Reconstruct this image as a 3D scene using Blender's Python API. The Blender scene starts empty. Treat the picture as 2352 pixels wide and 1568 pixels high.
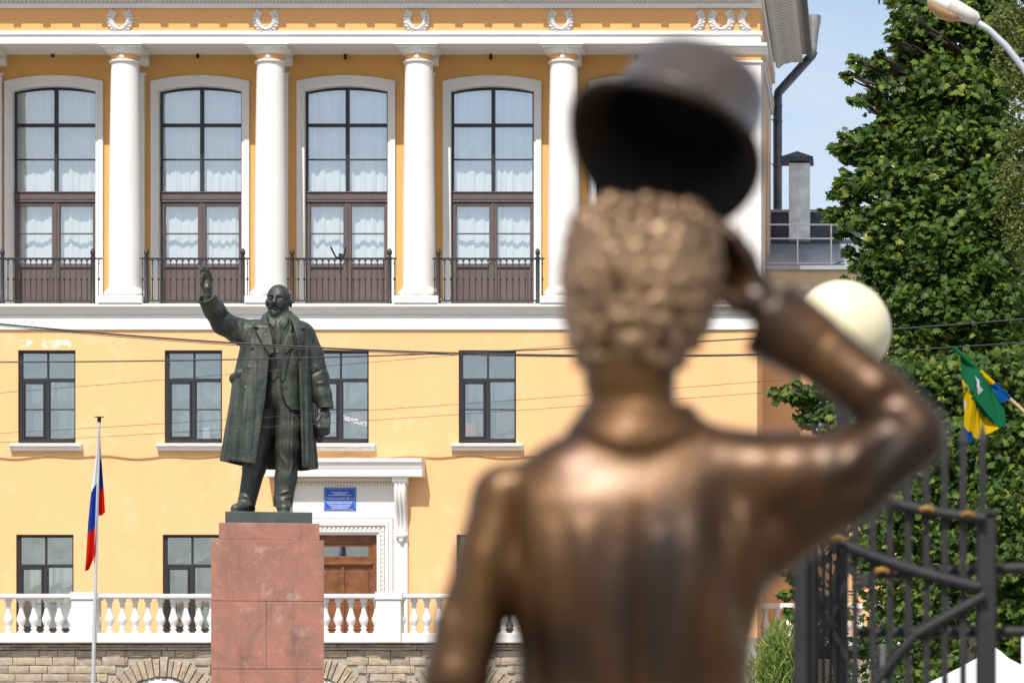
import bpy, bmesh, math, random
import numpy as np
from mathutils import Vector, Matrix

rnd = random.Random(7)
nrng = np.random.default_rng(11)
S = bpy.context.scene
COL = S.collection

# ---------------------------------------------------------------- camera
# The picture is 2352 units wide in these notes: focal length F units, the
# facade's depth lines vanish at (VX, VY), so the camera uses lens shift.
F, VX, VY, CZ = 6977.0, 2000.0, 1600.0, 1.6
cam_data = bpy.data.cameras.new('camera')
cam = bpy.data.objects.new('camera', cam_data)
COL.objects.link(cam)
S.camera = cam
cam.location = (0, 0, CZ)
cam.rotation_euler = (math.radians(90), 0, 0)
cam_data.sensor_width = 36.0
cam_data.lens = F / 2352.0 * 36.0
cam_data.shift_x = (1176 - VX) / 2352.0
cam_data.shift_y = (VY - 784) / 2352.0
cam_data.clip_start = 0.1
cam_data.clip_end = 5000
cam_data.dof.use_dof = True
cam_data.dof.focus_distance = 54.0
cam_data.dof.aperture_fstop = 3.5

# ---------------------------------------------------------------- light
SUN = Vector((-0.2, -1.0, 1.38)).normalized()      # direction towards the sun
SUN_EL = math.asin(SUN.z)
w = bpy.data.worlds.new('World'); S.world = w; w.use_nodes = True
nt = w.node_tree
bg = nt.nodes['Background']
sky = nt.nodes.new('ShaderNodeTexSky')
sky.sky_type = 'NISHITA'
sky.sun_disc = False
sky.sun_elevation = SUN_EL
sky.sun_rotation = math.atan2(SUN.x, SUN.y)
sky.altitude = 0.0
sky.air_density = 1.0
sky.dust_density = 1.8
sky.ozone_density = 2.0
tc = nt.nodes.new('ShaderNodeTexCoord')
mp = nt.nodes.new('ShaderNodeMapping'); mp.inputs['Scale'].default_value = (5, 5, 11)
cl = nt.nodes.new('ShaderNodeTexNoise'); cl.inputs['Scale'].default_value = 1.0
cl.inputs['Detail'].default_value = 5; cl.inputs['Roughness'].default_value = 0.5
cr = nt.nodes.new('ShaderNodeValToRGB')
cr.color_ramp.elements[0].position = 0.30; cr.color_ramp.elements[0].color = (0, 0, 0, 1)
cr.color_ramp.elements[1].position = 0.66; cr.color_ramp.elements[1].color = (0.75, 0.75, 0.75, 1)
mx = nt.nodes.new('ShaderNodeMixRGB'); mx.inputs[2].default_value = (5.0, 5.15, 5.4, 1)
nt.links.new(tc.outputs['Generated'], mp.inputs['Vector'])
nt.links.new(mp.outputs['Vector'], cl.inputs['Vector'])
nt.links.new(cl.outputs['Fac'], cr.inputs['Fac'])
nt.links.new(cr.outputs['Color'], mx.inputs[0])
nt.links.new(sky.outputs['Color'], mx.inputs[1])
nt.links.new(mx.outputs['Color'], bg.inputs['Color'])
bg.inputs['Strength'].default_value = 0.138

sun_data = bpy.data.lights.new('sun', 'SUN')
sun_data.energy = 4.35
sun_data.angle = math.radians(0.5)
sun_data.color = (1.0, 0.95, 0.87)
sun = bpy.data.objects.new('sun', sun_data); COL.objects.link(sun)
sun.rotation_euler = SUN.to_track_quat('Z', 'Y').to_euler()
sun.location = (-20, -40, 60)

S.render.engine = 'CYCLES'
S.view_settings.view_transform = 'Standard'
S.view_settings.look = 'None'
S.view_settings.gamma = 1.0
S.view_settings.use_curve_mapping = False
S.view_settings.exposure = 0.32
try:
    S.cycles.max_bounces = 8
    S.cycles.transparent_max_bounces = 16
    S.cycles.caustics_reflective = False
    S.cycles.caustics_refractive = False
except Exception:
    pass

# ---------------------------------------------------------------- helpers
def X(px, y): return (px - VX) * y / F
def Z(py, y): return CZ + (VY - py) * y / F
def P(px, py, y): return Vector((X(px, y), y, Z(py, y)))

WL = {}
def link(o, parent=None):
    COL.objects.link(o)
    if parent is not None:
        o.parent = parent
    return o

def thing(name, label, cat, loc, group=None, rotz=0):
    o = bpy.data.objects.new(name, None)
    o.empty_display_size = 0.2
    link(o)
    o.location = loc
    o.rotation_euler = (0, 0, rotz)
    o['label'] = label; o['category'] = cat
    if group: o['group'] = group
    WL[o] = Vector(loc)
    return o

def tag(o, label, cat, group=None):
    o['label'] = label; o['category'] = cat
    if group: o['group'] = group
    return o

class MB:
    """collects faces; build() links them as one mesh object"""
    def __init__(s): s.v = []; s.f = []; s.mi = []
    def add(s, vs, fs, mi=0):
        n = len(s.v); s.v += [tuple(q) for q in vs]
        for f in fs:
            s.f.append([i + n for i in f]); s.mi.append(mi)
        return s
    def box(s, x0, x1, y0, y1, z0, z1, mi=0):
        if x0 > x1: x0, x1 = x1, x0
        if y0 > y1: y0, y1 = y1, y0
        if z0 > z1: z0, z1 = z1, z0
        vs = [(x0,y0,z0),(x1,y0,z0),(x1,y1,z0),(x0,y1,z0),(x0,y0,z1),(x1,y0,z1),(x1,y1,z1),(x0,y1,z1)]
        return s.add(vs, [(0,3,2,1),(4,5,6,7),(0,1,5,4),(1,2,6,5),(2,3,7,6),(3,0,4,7)], mi)
    def bbox(s, x0, x1, y0, y1, z0, z1, c=0.01, mi=0):
        """box with chamfered front and top edges"""
        if z0 > z1: z0, z1 = z1, z0
        if x0 > x1: x0, x1 = x1, x0
        c = min(c, (x1-x0)*.3, (z1-z0)*.3, (y1-y0)*.45)
        vs = [(x0+c,y0,z0+c),(x1-c,y0,z0+c),(x1-c,y0,z1-c),(x0+c,y0,z1-c),
              (x0,y0+c,z0),(x1,y0+c,z0),(x1,y0+c,z1),(x0,y0+c,z1),
              (x0,y1,z0),(x1,y1,z0),(x1,y1,z1),(x0,y1,z1)]
        return s.add(vs, [(0,1,2,3),(0,4,5,1),(1,5,6,2),(2,6,7,3),(3,7,4,0),
                          (4,8,9,5),(5,9,10,6),(6,10,11,7),(7,11,8,4),(8,11,10,9)], mi)
    def lathe(s, prof, cx, cy, seg=20, a0=0, a1=2*math.pi, mi=0):
        full = abs(a1-a0-2*math.pi) < 1e-6
        n = len(prof); m = seg if full else seg+1
        vs = []
        for j in range(m):
            a = a0 + (a1-a0)*j/seg
            for r, z in prof: vs.append((cx + r*math.cos(a), cy + r*math.sin(a), z))
        fs = []
        for j in range(seg):
            k = (j+1) % m if full else j+1
            for i in range(n-1):
                fs.append((j*n+i, k*n+i, k*n+i+1, j*n+i+1))
        s.add(vs, fs, mi)
        if full:
            if prof[0][0] > 1e-4: s.add([vs[j*n] for j in range(m)], [list(range(m))[::-1]], mi)
            if prof[-1][0] > 1e-4: s.add([vs[j*n+n-1] for j in range(m)], [list(range(m))], mi)
        return s
    def tube(s, pts, rad, seg=6, mi=0, cap=True):
        pts = [Vector(p) for p in pts]
        n = len(pts); rs = rad if isinstance(rad, (list, tuple)) else [rad]*n
        vs = []
        prev = None
        for i, p in enumerate(pts):
            t = (pts[min(i+1,n-1)] - pts[max(i-1,0)])
            t = t.normalized() if t.length > 1e-9 else Vector((0,0,1))
            if prev is None:
                a = Vector((0,0,1)) if abs(t.z) < .9 else Vector((1,0,0))
                u = t.cross(a).normalized()
            else:
                u = (prev - t*prev.dot(t)).normalized()
            prev = u
            q = t.cross(u)
            for k in range(seg):
                an = 2*math.pi*k/seg
                vs.append(p + (u*math.cos(an) + q*math.sin(an))*rs[i])
        fs = []
        for i in range(n-1):
            for k in range(seg):
                k2 = (k+1) % seg
                fs.append((i*seg+k, i*seg+k2, (i+1)*seg+k2, (i+1)*seg+k))
        if cap:
            fs.append(tuple(range(seg))[::-1]); fs.append(tuple((n-1)*seg+k for k in range(seg)))
        return s.add(vs, fs, mi)
    def prism(s, pts, y0, y1, mi=0):
        """polygon in (x,z) extruded from y0 (front) to y1"""
        n = len(pts)
        vs = [(x, y0, z) for x, z in pts] + [(x, y1, z) for x, z in pts]
        fs = [tuple(range(n)), tuple(range(2*n-1, n-1, -1))]
        for i in range(n):
            j = (i+1) % n
            fs.append((i, n+i, n+j, j))
        return s.add(vs, fs, mi)
    def prism_x(s, pts, x0, x1, mi=0):
        """profile in (y,z) extruded along x"""
        n = len(pts)
        vs = [(x0, y, z) for y, z in pts] + [(x1, y, z) for y, z in pts]
        fs = [tuple(range(n)), tuple(range(2*n-1, n-1, -1))]
        for i in range(n):
            j = (i+1) % n
            fs.append((i, n+i, n+j, j))
        return s.add(vs, fs, mi)
    def sphere(s, c, r, seg=12, rings=8, mi=0, sc=(1,1,1)):
        vs = []; fs = []
        for i in range(rings+1):
            t = math.pi*i/rings
            for j in range(seg):
                a = 2*math.pi*j/seg
                vs.append((c[0]+r*sc[0]*math.sin(t)*math.cos(a), c[1]+r*sc[1]*math.sin(t)*math.sin(a), c[2]+r*sc[2]*math.cos(t)))
        for i in range(rings):
            for j in range(seg):
                k = (j+1) % seg
                fs.append((i*seg+j, (i+1)*seg+j, (i+1)*seg+k, i*seg+k))
        return s.add(vs, fs, mi)
    def build(s, name, mat, parent=None, smooth=False, origin=None, angle=None):
        v = np.array(s.v, dtype=np.float64).reshape(-1, 3)
        return npmesh(name, v, s.f, mat, parent, smooth, origin, s.mi, angle)

def npmesh(name, v, f, mat, parent=None, smooth=False, origin=None, mi=None, angle=None):
    if parent is not None: o0 = WL[parent]
    elif origin is not None: o0 = Vector(origin)
    else:
        lo, hi = v.min(0), v.max(0)
        o0 = Vector(((lo[0]+hi[0])/2, (lo[1]+hi[1])/2, lo[2]))
    vv = v - np.array(o0)
    me = bpy.data.meshes.new(name)
    me.from_pydata(vv.tolist(), [], f if isinstance(f, list) else f.tolist())
    mats = mat if isinstance(mat, (list, tuple)) else [mat]
    for m in mats: me.materials.append(m)
    if mi is not None and len(mats) > 1:
        me.polygons.foreach_set('material_index', np.array(mi, dtype=np.int32))
    bm = bmesh.new(); bm.from_mesh(me)
    bmesh.ops.recalc_face_normals(bm, faces=bm.faces)
    bm.to_mesh(me); bm.free()
    if smooth:
        me.polygons.foreach_set('use_smooth', np.ones(len(me.polygons), dtype=bool))
        if angle: me.set_sharp_from_angle(angle=math.radians(angle))
    me.update()
    o = bpy.data.objects.new(name, me)
    link(o, parent)
    if parent is None: o.location = o0
    WL[o] = o0
    return o

def copy_part(src, name, parent, delta):
    """copy of a part that shares its mesh, moved by delta (world translation)"""
    c = bpy.data.objects.new(name, src.data)
    link(c, parent)
    d = WL[src] + Vector(delta) + src.location*0 - WL[parent]
    c.location = d
    WL[c] = WL[src] + Vector(delta)
    return c

# ---------------------------------------------------------------- materials
def ramp(nt, fac, stops):
    r = nt.nodes.new('ShaderNodeValToRGB')
    el = r.color_ramp.elements
    while len(el) < len(stops): el.new(0.5)
    for e, (p, c) in zip(el, stops):
        e.position = p; e.color = tuple(c) + ((1,) if len(c) == 3 else ())
    nt.links.new(fac, r.inputs['Fac'])
    return r.outputs['Color']

def noise(nt, scale, detail=4, rough=.55, vec=None, dist=0):
    n = nt.nodes.new('ShaderNodeTexNoise')
    n.inputs['Scale'].default_value = scale; n.inputs['Detail'].default_value = detail
    n.inputs['Roughness'].default_value = rough; n.inputs['Distortion'].default_value = dist
    if vec is None:
        g = nt.nodes.new('ShaderNodeNewGeometry'); vec = g.outputs['Position']
    nt.links.new(vec, n.inputs['Vector'])
    return n.outputs['Fac']

def mixc(nt, fac, a, b, mode='MIX'):
    m = nt.nodes.new('ShaderNodeMixRGB'); m.blend_type = mode
    for sock, val in ((0, fac), (1, a), (2, b)):
        if isinstance(val, (int, float)): m.inputs[sock].default_value = val
        elif isinstance(val, tuple): m.inputs[sock].default_value = val + ((1,) if len(val) == 3 else ())
        else: nt.links.new(val, m.inputs[sock])
    return m.outputs[0]

def mat(name, col, rough=.7, metal=0.0, var=.08, vs=2.0, bump=0.0, bs=30, spec=.4, streak=0.0, streak_col=(.3,.27,.22), fine=0.0):
    m = bpy.data.materials.new(name); m.use_nodes = True
    nt = m.node_tree; b = nt.nodes['Principled BSDF']
    b.inputs['Roughness'].default_value = rough; b.inputs['Metallic'].default_value = metal
    b.inputs['Specular IOR Level'].default_value = spec
    c = np.array(col)
    n1 = noise(nt, vs, 5)
    colr = ramp(nt, n1, [(.3, tuple(np.clip(c*(1-var), 0, 1))), (.7, tuple(np.clip(c*(1+var), 0, 1)))])
    if fine:
        n3 = noise(nt, 60, 3, .6)
        colr = mixc(nt, 1.0, colr, ramp(nt, n3, [(.3, (1-fine,)*3), (.7, (1,)*3)]), 'MULTIPLY')
    if streak:
        g = nt.nodes.new('ShaderNodeNewGeometry')
        mp = nt.nodes.new('ShaderNodeMapping'); mp.inputs['Scale'].default_value = (3.0, 3.0, .35)
        nt.links.new(g.outputs['Position'], mp.inputs['Vector'])
        n2 = noise(nt, 1.3, 6, .65, mp.outputs['Vector'])
        f = ramp(nt, n2, [(.55, (0, 0, 0)), (.8, (streak,)*3)])
        colr = mixc(nt, f, colr, streak_col)
    nt.links.new(colr, b.inputs['Base Color'])
    if bump:
        bn = nt.nodes.new('ShaderNodeBump'); bn.inputs['Strength'].default_value = bump
        bn.inputs['Distance'].default_value = .02
        nt.links.new(noise(nt, bs, 5), bn.inputs['Height'])
        nt.links.new(bn.outputs['Normal'], b.inputs['Normal'])
    return m

MT = {}
MT['white'] = mat('white_plaster', (.72, .71, .69), .85, var=.035, vs=1.2, bump=.14, bs=14, streak=.30, streak_col=(.56,.53,.48))
MT['white2'] = mat('white_paint', (.78, .77, .75), .6, var=.03, vs=2, bump=.05, bs=20)
MT['cream'] = mat('cream_moulding', (.70, .645, .53), .85, var=.08, vs=4, bump=.5, bs=24)
MT['loggia'] = mat('orange_plaster', (.70, .385, .125), .85, var=.05, vs=1.5, bump=.08, bs=30)
MT['frieze'] = mat('frieze_plaster', (.74, .385, .145), .85, var=.04, vs=1.5, bump=.08, bs=30)
MT['wood_dark'] = mat('brown_paint', (.105, .078, .075), .5, var=.12, vs=5, bump=.06, bs=40)
MT['frame_dark'] = mat('dark_frame_paint', (.022, .022, .027), .45, var=.15, vs=6)
MT['iron'] = mat('wrought_iron', (.032, .032, .036), .5, var=.2, vs=8, metal=.2)
MT['granite'] = None
MT['zinc'] = mat('zinc_sheet', (.60, .64, .67), .42, .55, var=.22, vs=3, bump=.15, bs=5)
MT['roof'] = mat('roof_sheet', (.36, .39, .43), .42, .25, var=.12, vs=1.2, bump=.05, bs=3)
MT['roof_dark'] = mat('roof_wall_sheet', (.055, .068, .095), .45, .1, var=.12, vs=1.5)
MT['wood'] = mat('door_wood', (.17, .062, .022), .45, var=.3, vs=6, bump=.08, bs=20)
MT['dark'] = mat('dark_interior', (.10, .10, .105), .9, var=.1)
MT['asphalt'] = mat('square_paving', (.23, .215, .195), .9, var=.15, vs=.6, bump=.2, bs=9)
MT['wire'] = mat('black_cable', (.012, .012, .014), .6, var=.1)
MT['cable'] = mat('painted_cable', (.32, .20, .09), .7, var=.15)
MT['gate'] = mat('gate_paint', (.013, .012, .013), .62, .0, var=.3, vs=9, bump=.05, bs=30)
MT['gold'] = mat('gold_paint', (.30, .155, .03), .6, .3, var=.25)
MT['pole'] = mat('silver_pole', (.52, .53, .55), .4, .3, var=.06)
MT['sill'] = mat('sill_plaster', (.72, .69, .66), .85, var=.1, vs=9, bump=.5, bs=18, streak=.35, streak_col=(.40,.33,.26))
MT['tent'] = mat('tent_fabric', (.58, .60, .64), .6, var=.02, bump=.1, bs=4)
MT['bark'] = mat('bark', (.055, .042, .030), .95, var=.35, vs=6, bump=.8, bs=14)
MT['rough_white'] = mat('flaking_base', (.74, .72, .70), .9, var=.06, vs=5, bump=.35, bs=16, streak=.8, streak_col=(.40,.34,.28))

def plaster_yellow():
    m = bpy.data.materials.new('yellow_plaster'); m.use_nodes = True
    nt = m.node_tree; b = nt.nodes['Principled BSDF']
    b.inputs['Roughness'].default_value = .85; b.inputs['Specular IOR Level'].default_value = .25
    c = ramp(nt, noise(nt, .55, 6, .6), [(.25, (.755, .440, .205)), (.5, (.775, .458, .220)), (.75, (.79, .478, .238))])
    g = nt.nodes.new('ShaderNodeNewGeometry')
    mp = nt.nodes.new('ShaderNodeMapping'); mp.inputs['Scale'].default_value = (1.2, 1.2, 9)
    nt.links.new(g.outputs['Position'], mp.inputs['Vector'])
    c = mixc(nt, 1.0, c, ramp(nt, noise(nt, 1.0, 5, .6, mp.outputs['Vector']), [(.3, (.965,)*3), (.7, (1, 1, 1))]), 'MULTIPLY')
    mp2 = nt.nodes.new('ShaderNodeMapping'); mp2.inputs['Scale'].default_value = (2.2, 2.2, .22)
    nt.links.new(g.outputs['Position'], mp2.inputs['Vector'])
    c = mixc(nt, ramp(nt, noise(nt, 1.1, 7, .68, mp2.outputs['Vector']), [(.50, (0, 0, 0)), (.76, (.50, .50, .50))]), c, (.66, .385, .185))
    c = mixc(nt, ramp(nt, noise(nt, .9, 6, .7, dist=.8), [(.54, (0, 0, 0)), (.68, (.45, .45, .45))]), c, (.82, .56, .33))
    # flaked patches of bare lime above the windows of the left bays
    sep = nt.nodes.new('ShaderNodeSeparateXYZ'); nt.links.new(g.outputs['Position'], sep.inputs[0])
    def band(sock, lo, hi, soft):
        a = nt.nodes.new('ShaderNodeMapRange'); a.interpolation_type = 'SMOOTHSTEP'
        a.inputs['From Min'].default_value = lo - soft; a.inputs['From Max'].default_value = lo
        nt.links.new(sock, a.inputs['Value'])
        bb = nt.nodes.new('ShaderNodeMapRange'); bb.interpolation_type = 'SMOOTHSTEP'
        bb.inputs['From Min'].default_value = hi; bb.inputs['From Max'].default_value = hi + soft
        bb.inputs['To Min'].default_value = 1; bb.inputs['To Max'].default_value = 0
        nt.links.new(sock, bb.inputs['Value'])
        mu = nt.nodes.new('ShaderNodeMath'); mu.operation = 'MULTIPLY'
        nt.links.new(a.outputs[0], mu.inputs[0]); nt.links.new(bb.outputs[0], mu.inputs[1])
        return mu.outputs[0]
    bx = band(sep.outputs['X'], X(45, 75), X(160, 75), .25)
    bz = band(sep.outputs['Z'], Z(797, 75), Z(782, 75), .10)
    mu = nt.nodes.new('ShaderNodeMath'); mu.operation = 'MULTIPLY'
    nt.links.new(bx, mu.inputs[0]); nt.links.new(bz, mu.inputs[1])
    n = noise(nt, 5.5, 8, .72)
    ad = nt.nodes.new('ShaderNodeMath'); ad.operation = 'MULTIPLY'
    nt.links.new(mu.outputs[0], ad.inputs[0]); nt.links.new(n, ad.inputs[1])
    f = ramp(nt, ad.outputs[0], [(.505, (0, 0, 0)), (.56, (.95, .95, .95))])
    c = mixc(nt, f, c, (.80, .77, .72))
    nt.links.new(c, b.inputs['Base Color'])
    bn = nt.nodes.new('ShaderNodeBump'); bn.inputs['Strength'].default_value = .10; bn.inputs['Distance'].default_value = .02
    nt.links.new(noise(nt, 6, 7, .6), bn.inputs['Height']); nt.links.new(bn.outputs['Normal'], b.inputs['Normal'])
    return m
MT['yellow'] = plaster_yellow()

def granite():
    m = bpy.data.materials.new('red_granite'); m.use_nodes = True
    nt = m.node_tree; b = nt.nodes['Principled BSDF']
    b.inputs['Roughness'].default_value = .6; b.inputs['Specular IOR Level'].default_value = .35
    c = ramp(nt, noise(nt, 1.5, 7, .68, dist=1.2), [(.25, (.16, .075, .065)), (.42, (.26, .118, .090)), (.56, (.34, .142, .100)), (.75, (.44, .160, .090))])
    v = nt.nodes.new('ShaderNodeTexVoronoi'); v.inputs['Scale'].default_value = 110
    g = nt.nodes.new('ShaderNodeNewGeometry'); nt.links.new(g.outputs['Position'], v.inputs['Vector'])
    c = mixc(nt, .28, c, ramp(nt, v.outputs['Color'], [(.1, (.16, .09, .08)), (.5, (.30, .14, .10)), (.9, (.46, .30, .25))]))
    c = mixc(nt, ramp(nt, noise(nt, 3.2, 6, .7), [(.56, (0, 0, 0)), (.70, (.7, .7, .7))]), c, (.44, .31, .26))
    mp = nt.nodes.new('ShaderNodeMapping'); mp.inputs['Scale'].default_value = (4, 4, .5); nt.links.new(g.outputs['Position'], mp.inputs['Vector'])
    c = mixc(nt, ramp(nt, noise(nt, 1.2, 6, .65, mp.outputs['Vector']), [(.52, (0, 0, 0)), (.75, (.6, .6, .6))]), c, (.13, .075, .065))
    nt.links.new(c, b.inputs['Base Color'])
    bn = nt.nodes.new('ShaderNodeBump'); bn.inputs['Strength'].default_value = .15; bn.inputs['Distance'].default_value = .01
    nt.links.new(noise(nt, 60, 4), bn.inputs['Height']); nt.links.new(bn.outputs['Normal'], b.inputs['Normal'])
    return m
MT['granite'] = granite()

def stone(name, a, b_, c_):
    m = bpy.data.materials.new(name); m.use_nodes = True
    nt = m.node_tree; b = nt.nodes['Principled BSDF']
    b.inputs['Roughness'].default_value = .9
    oi = nt.nodes.new('ShaderNodeObjectInfo')
    c = ramp(nt, noise(nt, 5, 6, .65), [(.25, a), (.5, b_), (.75, c_)])
    tint = ramp(nt, oi.outputs['Random'], [(0, (.78, .74, .70)), (.5, (1, .98, .95)), (1, (1.0, .90, .76))])
    c = mixc(nt, 1.0, c, tint, 'MULTIPLY')
    nt.links.new(c, b.inputs['Base Color'])
    bn = nt.nodes.new('ShaderNodeBump'); bn.inputs['Strength'].default_value = .9; bn.inputs['Distance'].default_value = .05
    nt.links.new(noise(nt, 7, 8, .7, dist=.5), bn.inputs['Height']); nt.links.new(bn.outputs['Normal'], b.inputs['Normal'])
    return m
MT['stone'] = stone('limestone', (.27, .225, .175), (.42, .36, .29), (.54, .47, .39))
MT['mortar'] = mat('mortar', (.36, .32, .27), .95, var=.15, vs=6, bump=.4, bs=20)

def glass(name, refl, tint, wav=0.0):
    """window glass: light passes straight through, part of it mirrors the sky"""
    m = bpy.data.materials.new(name); m.use_nodes = True
    nt = m.node_tree; nt.nodes.clear()
    out = nt.nodes.new('ShaderNodeOutputMaterial')
    tr = nt.nodes.new('ShaderNodeBsdfTransparent'); tr.inputs['Color'].default_value = tint + (1,)
    gl = nt.nodes.new('ShaderNodeBsdfGlossy'); gl.inputs['Roughness'].default_value = .03
    gl.inputs['Color'].default_value = (.86, .94, 1, 1)
    mx = nt.nodes.new('ShaderNodeMixShader'); mx.inputs[0].default_value = refl
    if wav:
        bn = nt.nodes.new('ShaderNodeBump'); bn.inputs['Strength'].default_value = wav; bn.inputs['Distance'].default_value = .05
        nt.links.new(noise(nt, 1.3, 2, .4, dist=.8), bn.inputs['Height'])
        nt.links.new(bn.outputs['Normal'], gl.inputs['Normal'])
    nt.links.new(tr.outputs[0], mx.inputs[1]); nt.links.new(gl.outputs[0], mx.inputs[2])
    nt.links.new(mx.outputs[0], out.inputs['Surface'])
    return m
MT['glass'] = glass('window_glass', .22, (.97, .985, .99), .08)
MT['glass_low'] = glass('old_window_glass', .22, (.80, .83, .84), .22)

def cloth(name, col, trans=.35, rough=.9, bump=0):
    m = bpy.data.materials.new(name); m.use_nodes = True
    nt = m.node_tree; nt.nodes.clear()
    out = nt.nodes.new('ShaderNodeOutputMaterial')
    d = nt.nodes.new('ShaderNodeBsdfDiffuse'); t = nt.nodes.new('ShaderNodeBsdfTranslucent')
    c = ramp(nt, noise(nt, 3, 4), [(.3, tuple(np.array(col)*.93)), (.7, tuple(np.clip(np.array(col)*1.05, 0, 1)))])
    nt.links.new(c, d.inputs['Color']); nt.links.new(c, t.inputs['Color'])
    mx = nt.nodes.new('ShaderNodeMixShader'); mx.inputs[0].default_value = trans
    nt.links.new(d.outputs[0], mx.inputs[1]); nt.links.new(t.outputs[0], mx.inputs[2])
    nt.links.new(mx.outputs[0], out.inputs['Surface'])
    return m
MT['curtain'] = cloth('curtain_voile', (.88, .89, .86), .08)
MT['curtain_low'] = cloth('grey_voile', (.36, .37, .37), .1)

def bronze(name, c_lo, c_mid, c_hi, metal, rough, scale, bump, streaks=None, coat=0.0):
    m = bpy.data.materials.new(name); m.use_nodes = True
    nt = m.node_tree; b = nt.nodes['Principled BSDF']
    tc = nt.nodes.new('ShaderNodeTexCoord')
    n = noise(nt, scale, 6, .6, tc.outputs['Object'], .3)
    c = ramp(nt, n, [(.3, c_lo), (.5, c_mid), (.72, c_hi)])
    if streaks:
        mp = nt.nodes.new('ShaderNodeMapping'); mp.inputs['Scale'].default_value = (9, 9, 1.1)
        nt.links.new(tc.outputs['Object'], mp.inputs['Vector'])
        n2 = noise(nt, 1.0, 6, .7, mp.outputs['Vector'])
        # patina gathers where rain runs: on faces that look up
        g = nt.nodes.new('ShaderNodeNewGeometry'); sp = nt.nodes.new('ShaderNodeSeparateXYZ')
        nt.links.new(g.outputs['Normal'], sp.inputs[0])
        ma = nt.nodes.new('ShaderNodeMath'); ma.operation = 'MULTIPLY_ADD'; ma.inputs[1].default_value = .10
        nt.links.new(sp.outputs['Z'], ma.inputs[0]); nt.links.new(n2, ma.inputs[2])
        f = ramp(nt, ma.outputs[0], [(.48, (0, 0, 0)), (.72, (.5, .5, .5))])
        c = mixc(nt, f, c, streaks)
    nt.links.new(c, b.inputs['Base Color'])
    b.inputs['Metallic'].default_value = metal
    b.inputs['Coat Weight'].default_value = coat; b.inputs['Coat Roughness'].default_value = .36
    r = ramp(nt, n, [(.3, (rough*.85,)*3), (.7, (min(1, rough*1.2),)*3)])
    nt.links.new(r, b.inputs['Roughness'])
    bn = nt.nodes.new('ShaderNodeBump'); bn.inputs['Strength'].default_value = bump; bn.inputs['Distance'].default_value = .02
    nt.links.new(noise(nt, scale*5, 5, .6, tc.outputs['Object']), bn.inputs['Height']); nt.links.new(bn.outputs['Normal'], b.inputs['Normal'])
    return m
MT['patina'] = bronze('green_black_bronze', (.016, .020, .018), (.034, .040, .035), (.064, .069, .055), .30, .48, 4.0, .45, (.115, .13, .095))
MT['plinth'] = bronze('plinth_bronze', (.045, .055, .052), (.06, .072, .068), (.075, .085, .08), .2, .6, 3.0, .2)
def coat_bronze():
    """waxed brown bronze: dark patina in broad patches, rubbed warmer between them"""
    m = bpy.data.materials.new('brown_bronze'); m.use_nodes = True
    nt = m.node_tree; b = nt.nodes['Principled BSDF']
    tc = nt.nodes.new('ShaderNodeTexCoord')
    mp = nt.nodes.new('ShaderNodeMapping'); mp.inputs['Scale'].default_value = (1.6, 1.6, .7)
    nt.links.new(tc.outputs['Object'], mp.inputs['Vector'])
    n = noise(nt, 2.6, 2, .45, mp.outputs['Vector'], .4)
    c = ramp(nt, n, [(.36, (.014, .008, .005)), (.50, (.062, .026, .006)), (.68, (.115, .052, .012))])
    nt.links.new(c, b.inputs['Base Color'])
    b.inputs['Metallic'].default_value = .62; b.inputs['Specular IOR Level'].default_value = .3
    nt.links.new(ramp(nt, n, [(.3, (.38,)*3), (.7, (.46,)*3)]), b.inputs['Roughness'])
    b.inputs['Coat Weight'].default_value = .38; b.inputs['Coat Roughness'].default_value = .34
    bn = nt.nodes.new('ShaderNodeBump'); bn.inputs['Strength'].default_value = .2; bn.inputs['Distance'].default_value = .02
    nt.links.new(noise(nt, 22, 5, .6, tc.outputs['Object']), bn.inputs['Height']); nt.links.new(bn.outputs['Normal'], b.inputs['Normal'])
    return m
MT['bronze'] = coat_bronze()
MT['hat_inner_shade'] = mat('hat_inner_shade_bronze', (.010, .007, .005), .8, .2, var=.2, vs=20)  # shade of the hollow crown and brim underside, put into the colour
MT['bronze_hair'] = bronze('hair_bronze', (.13, .075, .036), (.25, .150, .078), (.36, .225, .125), .5, .42, 6.0, .1, coat=.3)
MT['bronze_hat'] = bronze('hat_bronze', (.055, .036, .026), (.085, .058, .042), (.12, .085, .065), .6, .38, 6.0, .1, coat=.5)

def globe():
    m = bpy.data.materials.new('opal_globe'); m.use_nodes = True
    b = m.node_tree.nodes['Principled BSDF']
    b.inputs['Base Color'].default_value = (.74, .66, .44, 1); b.inputs['Roughness'].default_value = .28
    b.inputs['Subsurface Weight'].default_value = .35; b.inputs['Subsurface Radius'].default_value = (.2, .16, .1)
    b.inputs['Subsurface Scale'].default_value = .3
    return m
MT['globe'] = globe()

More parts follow.
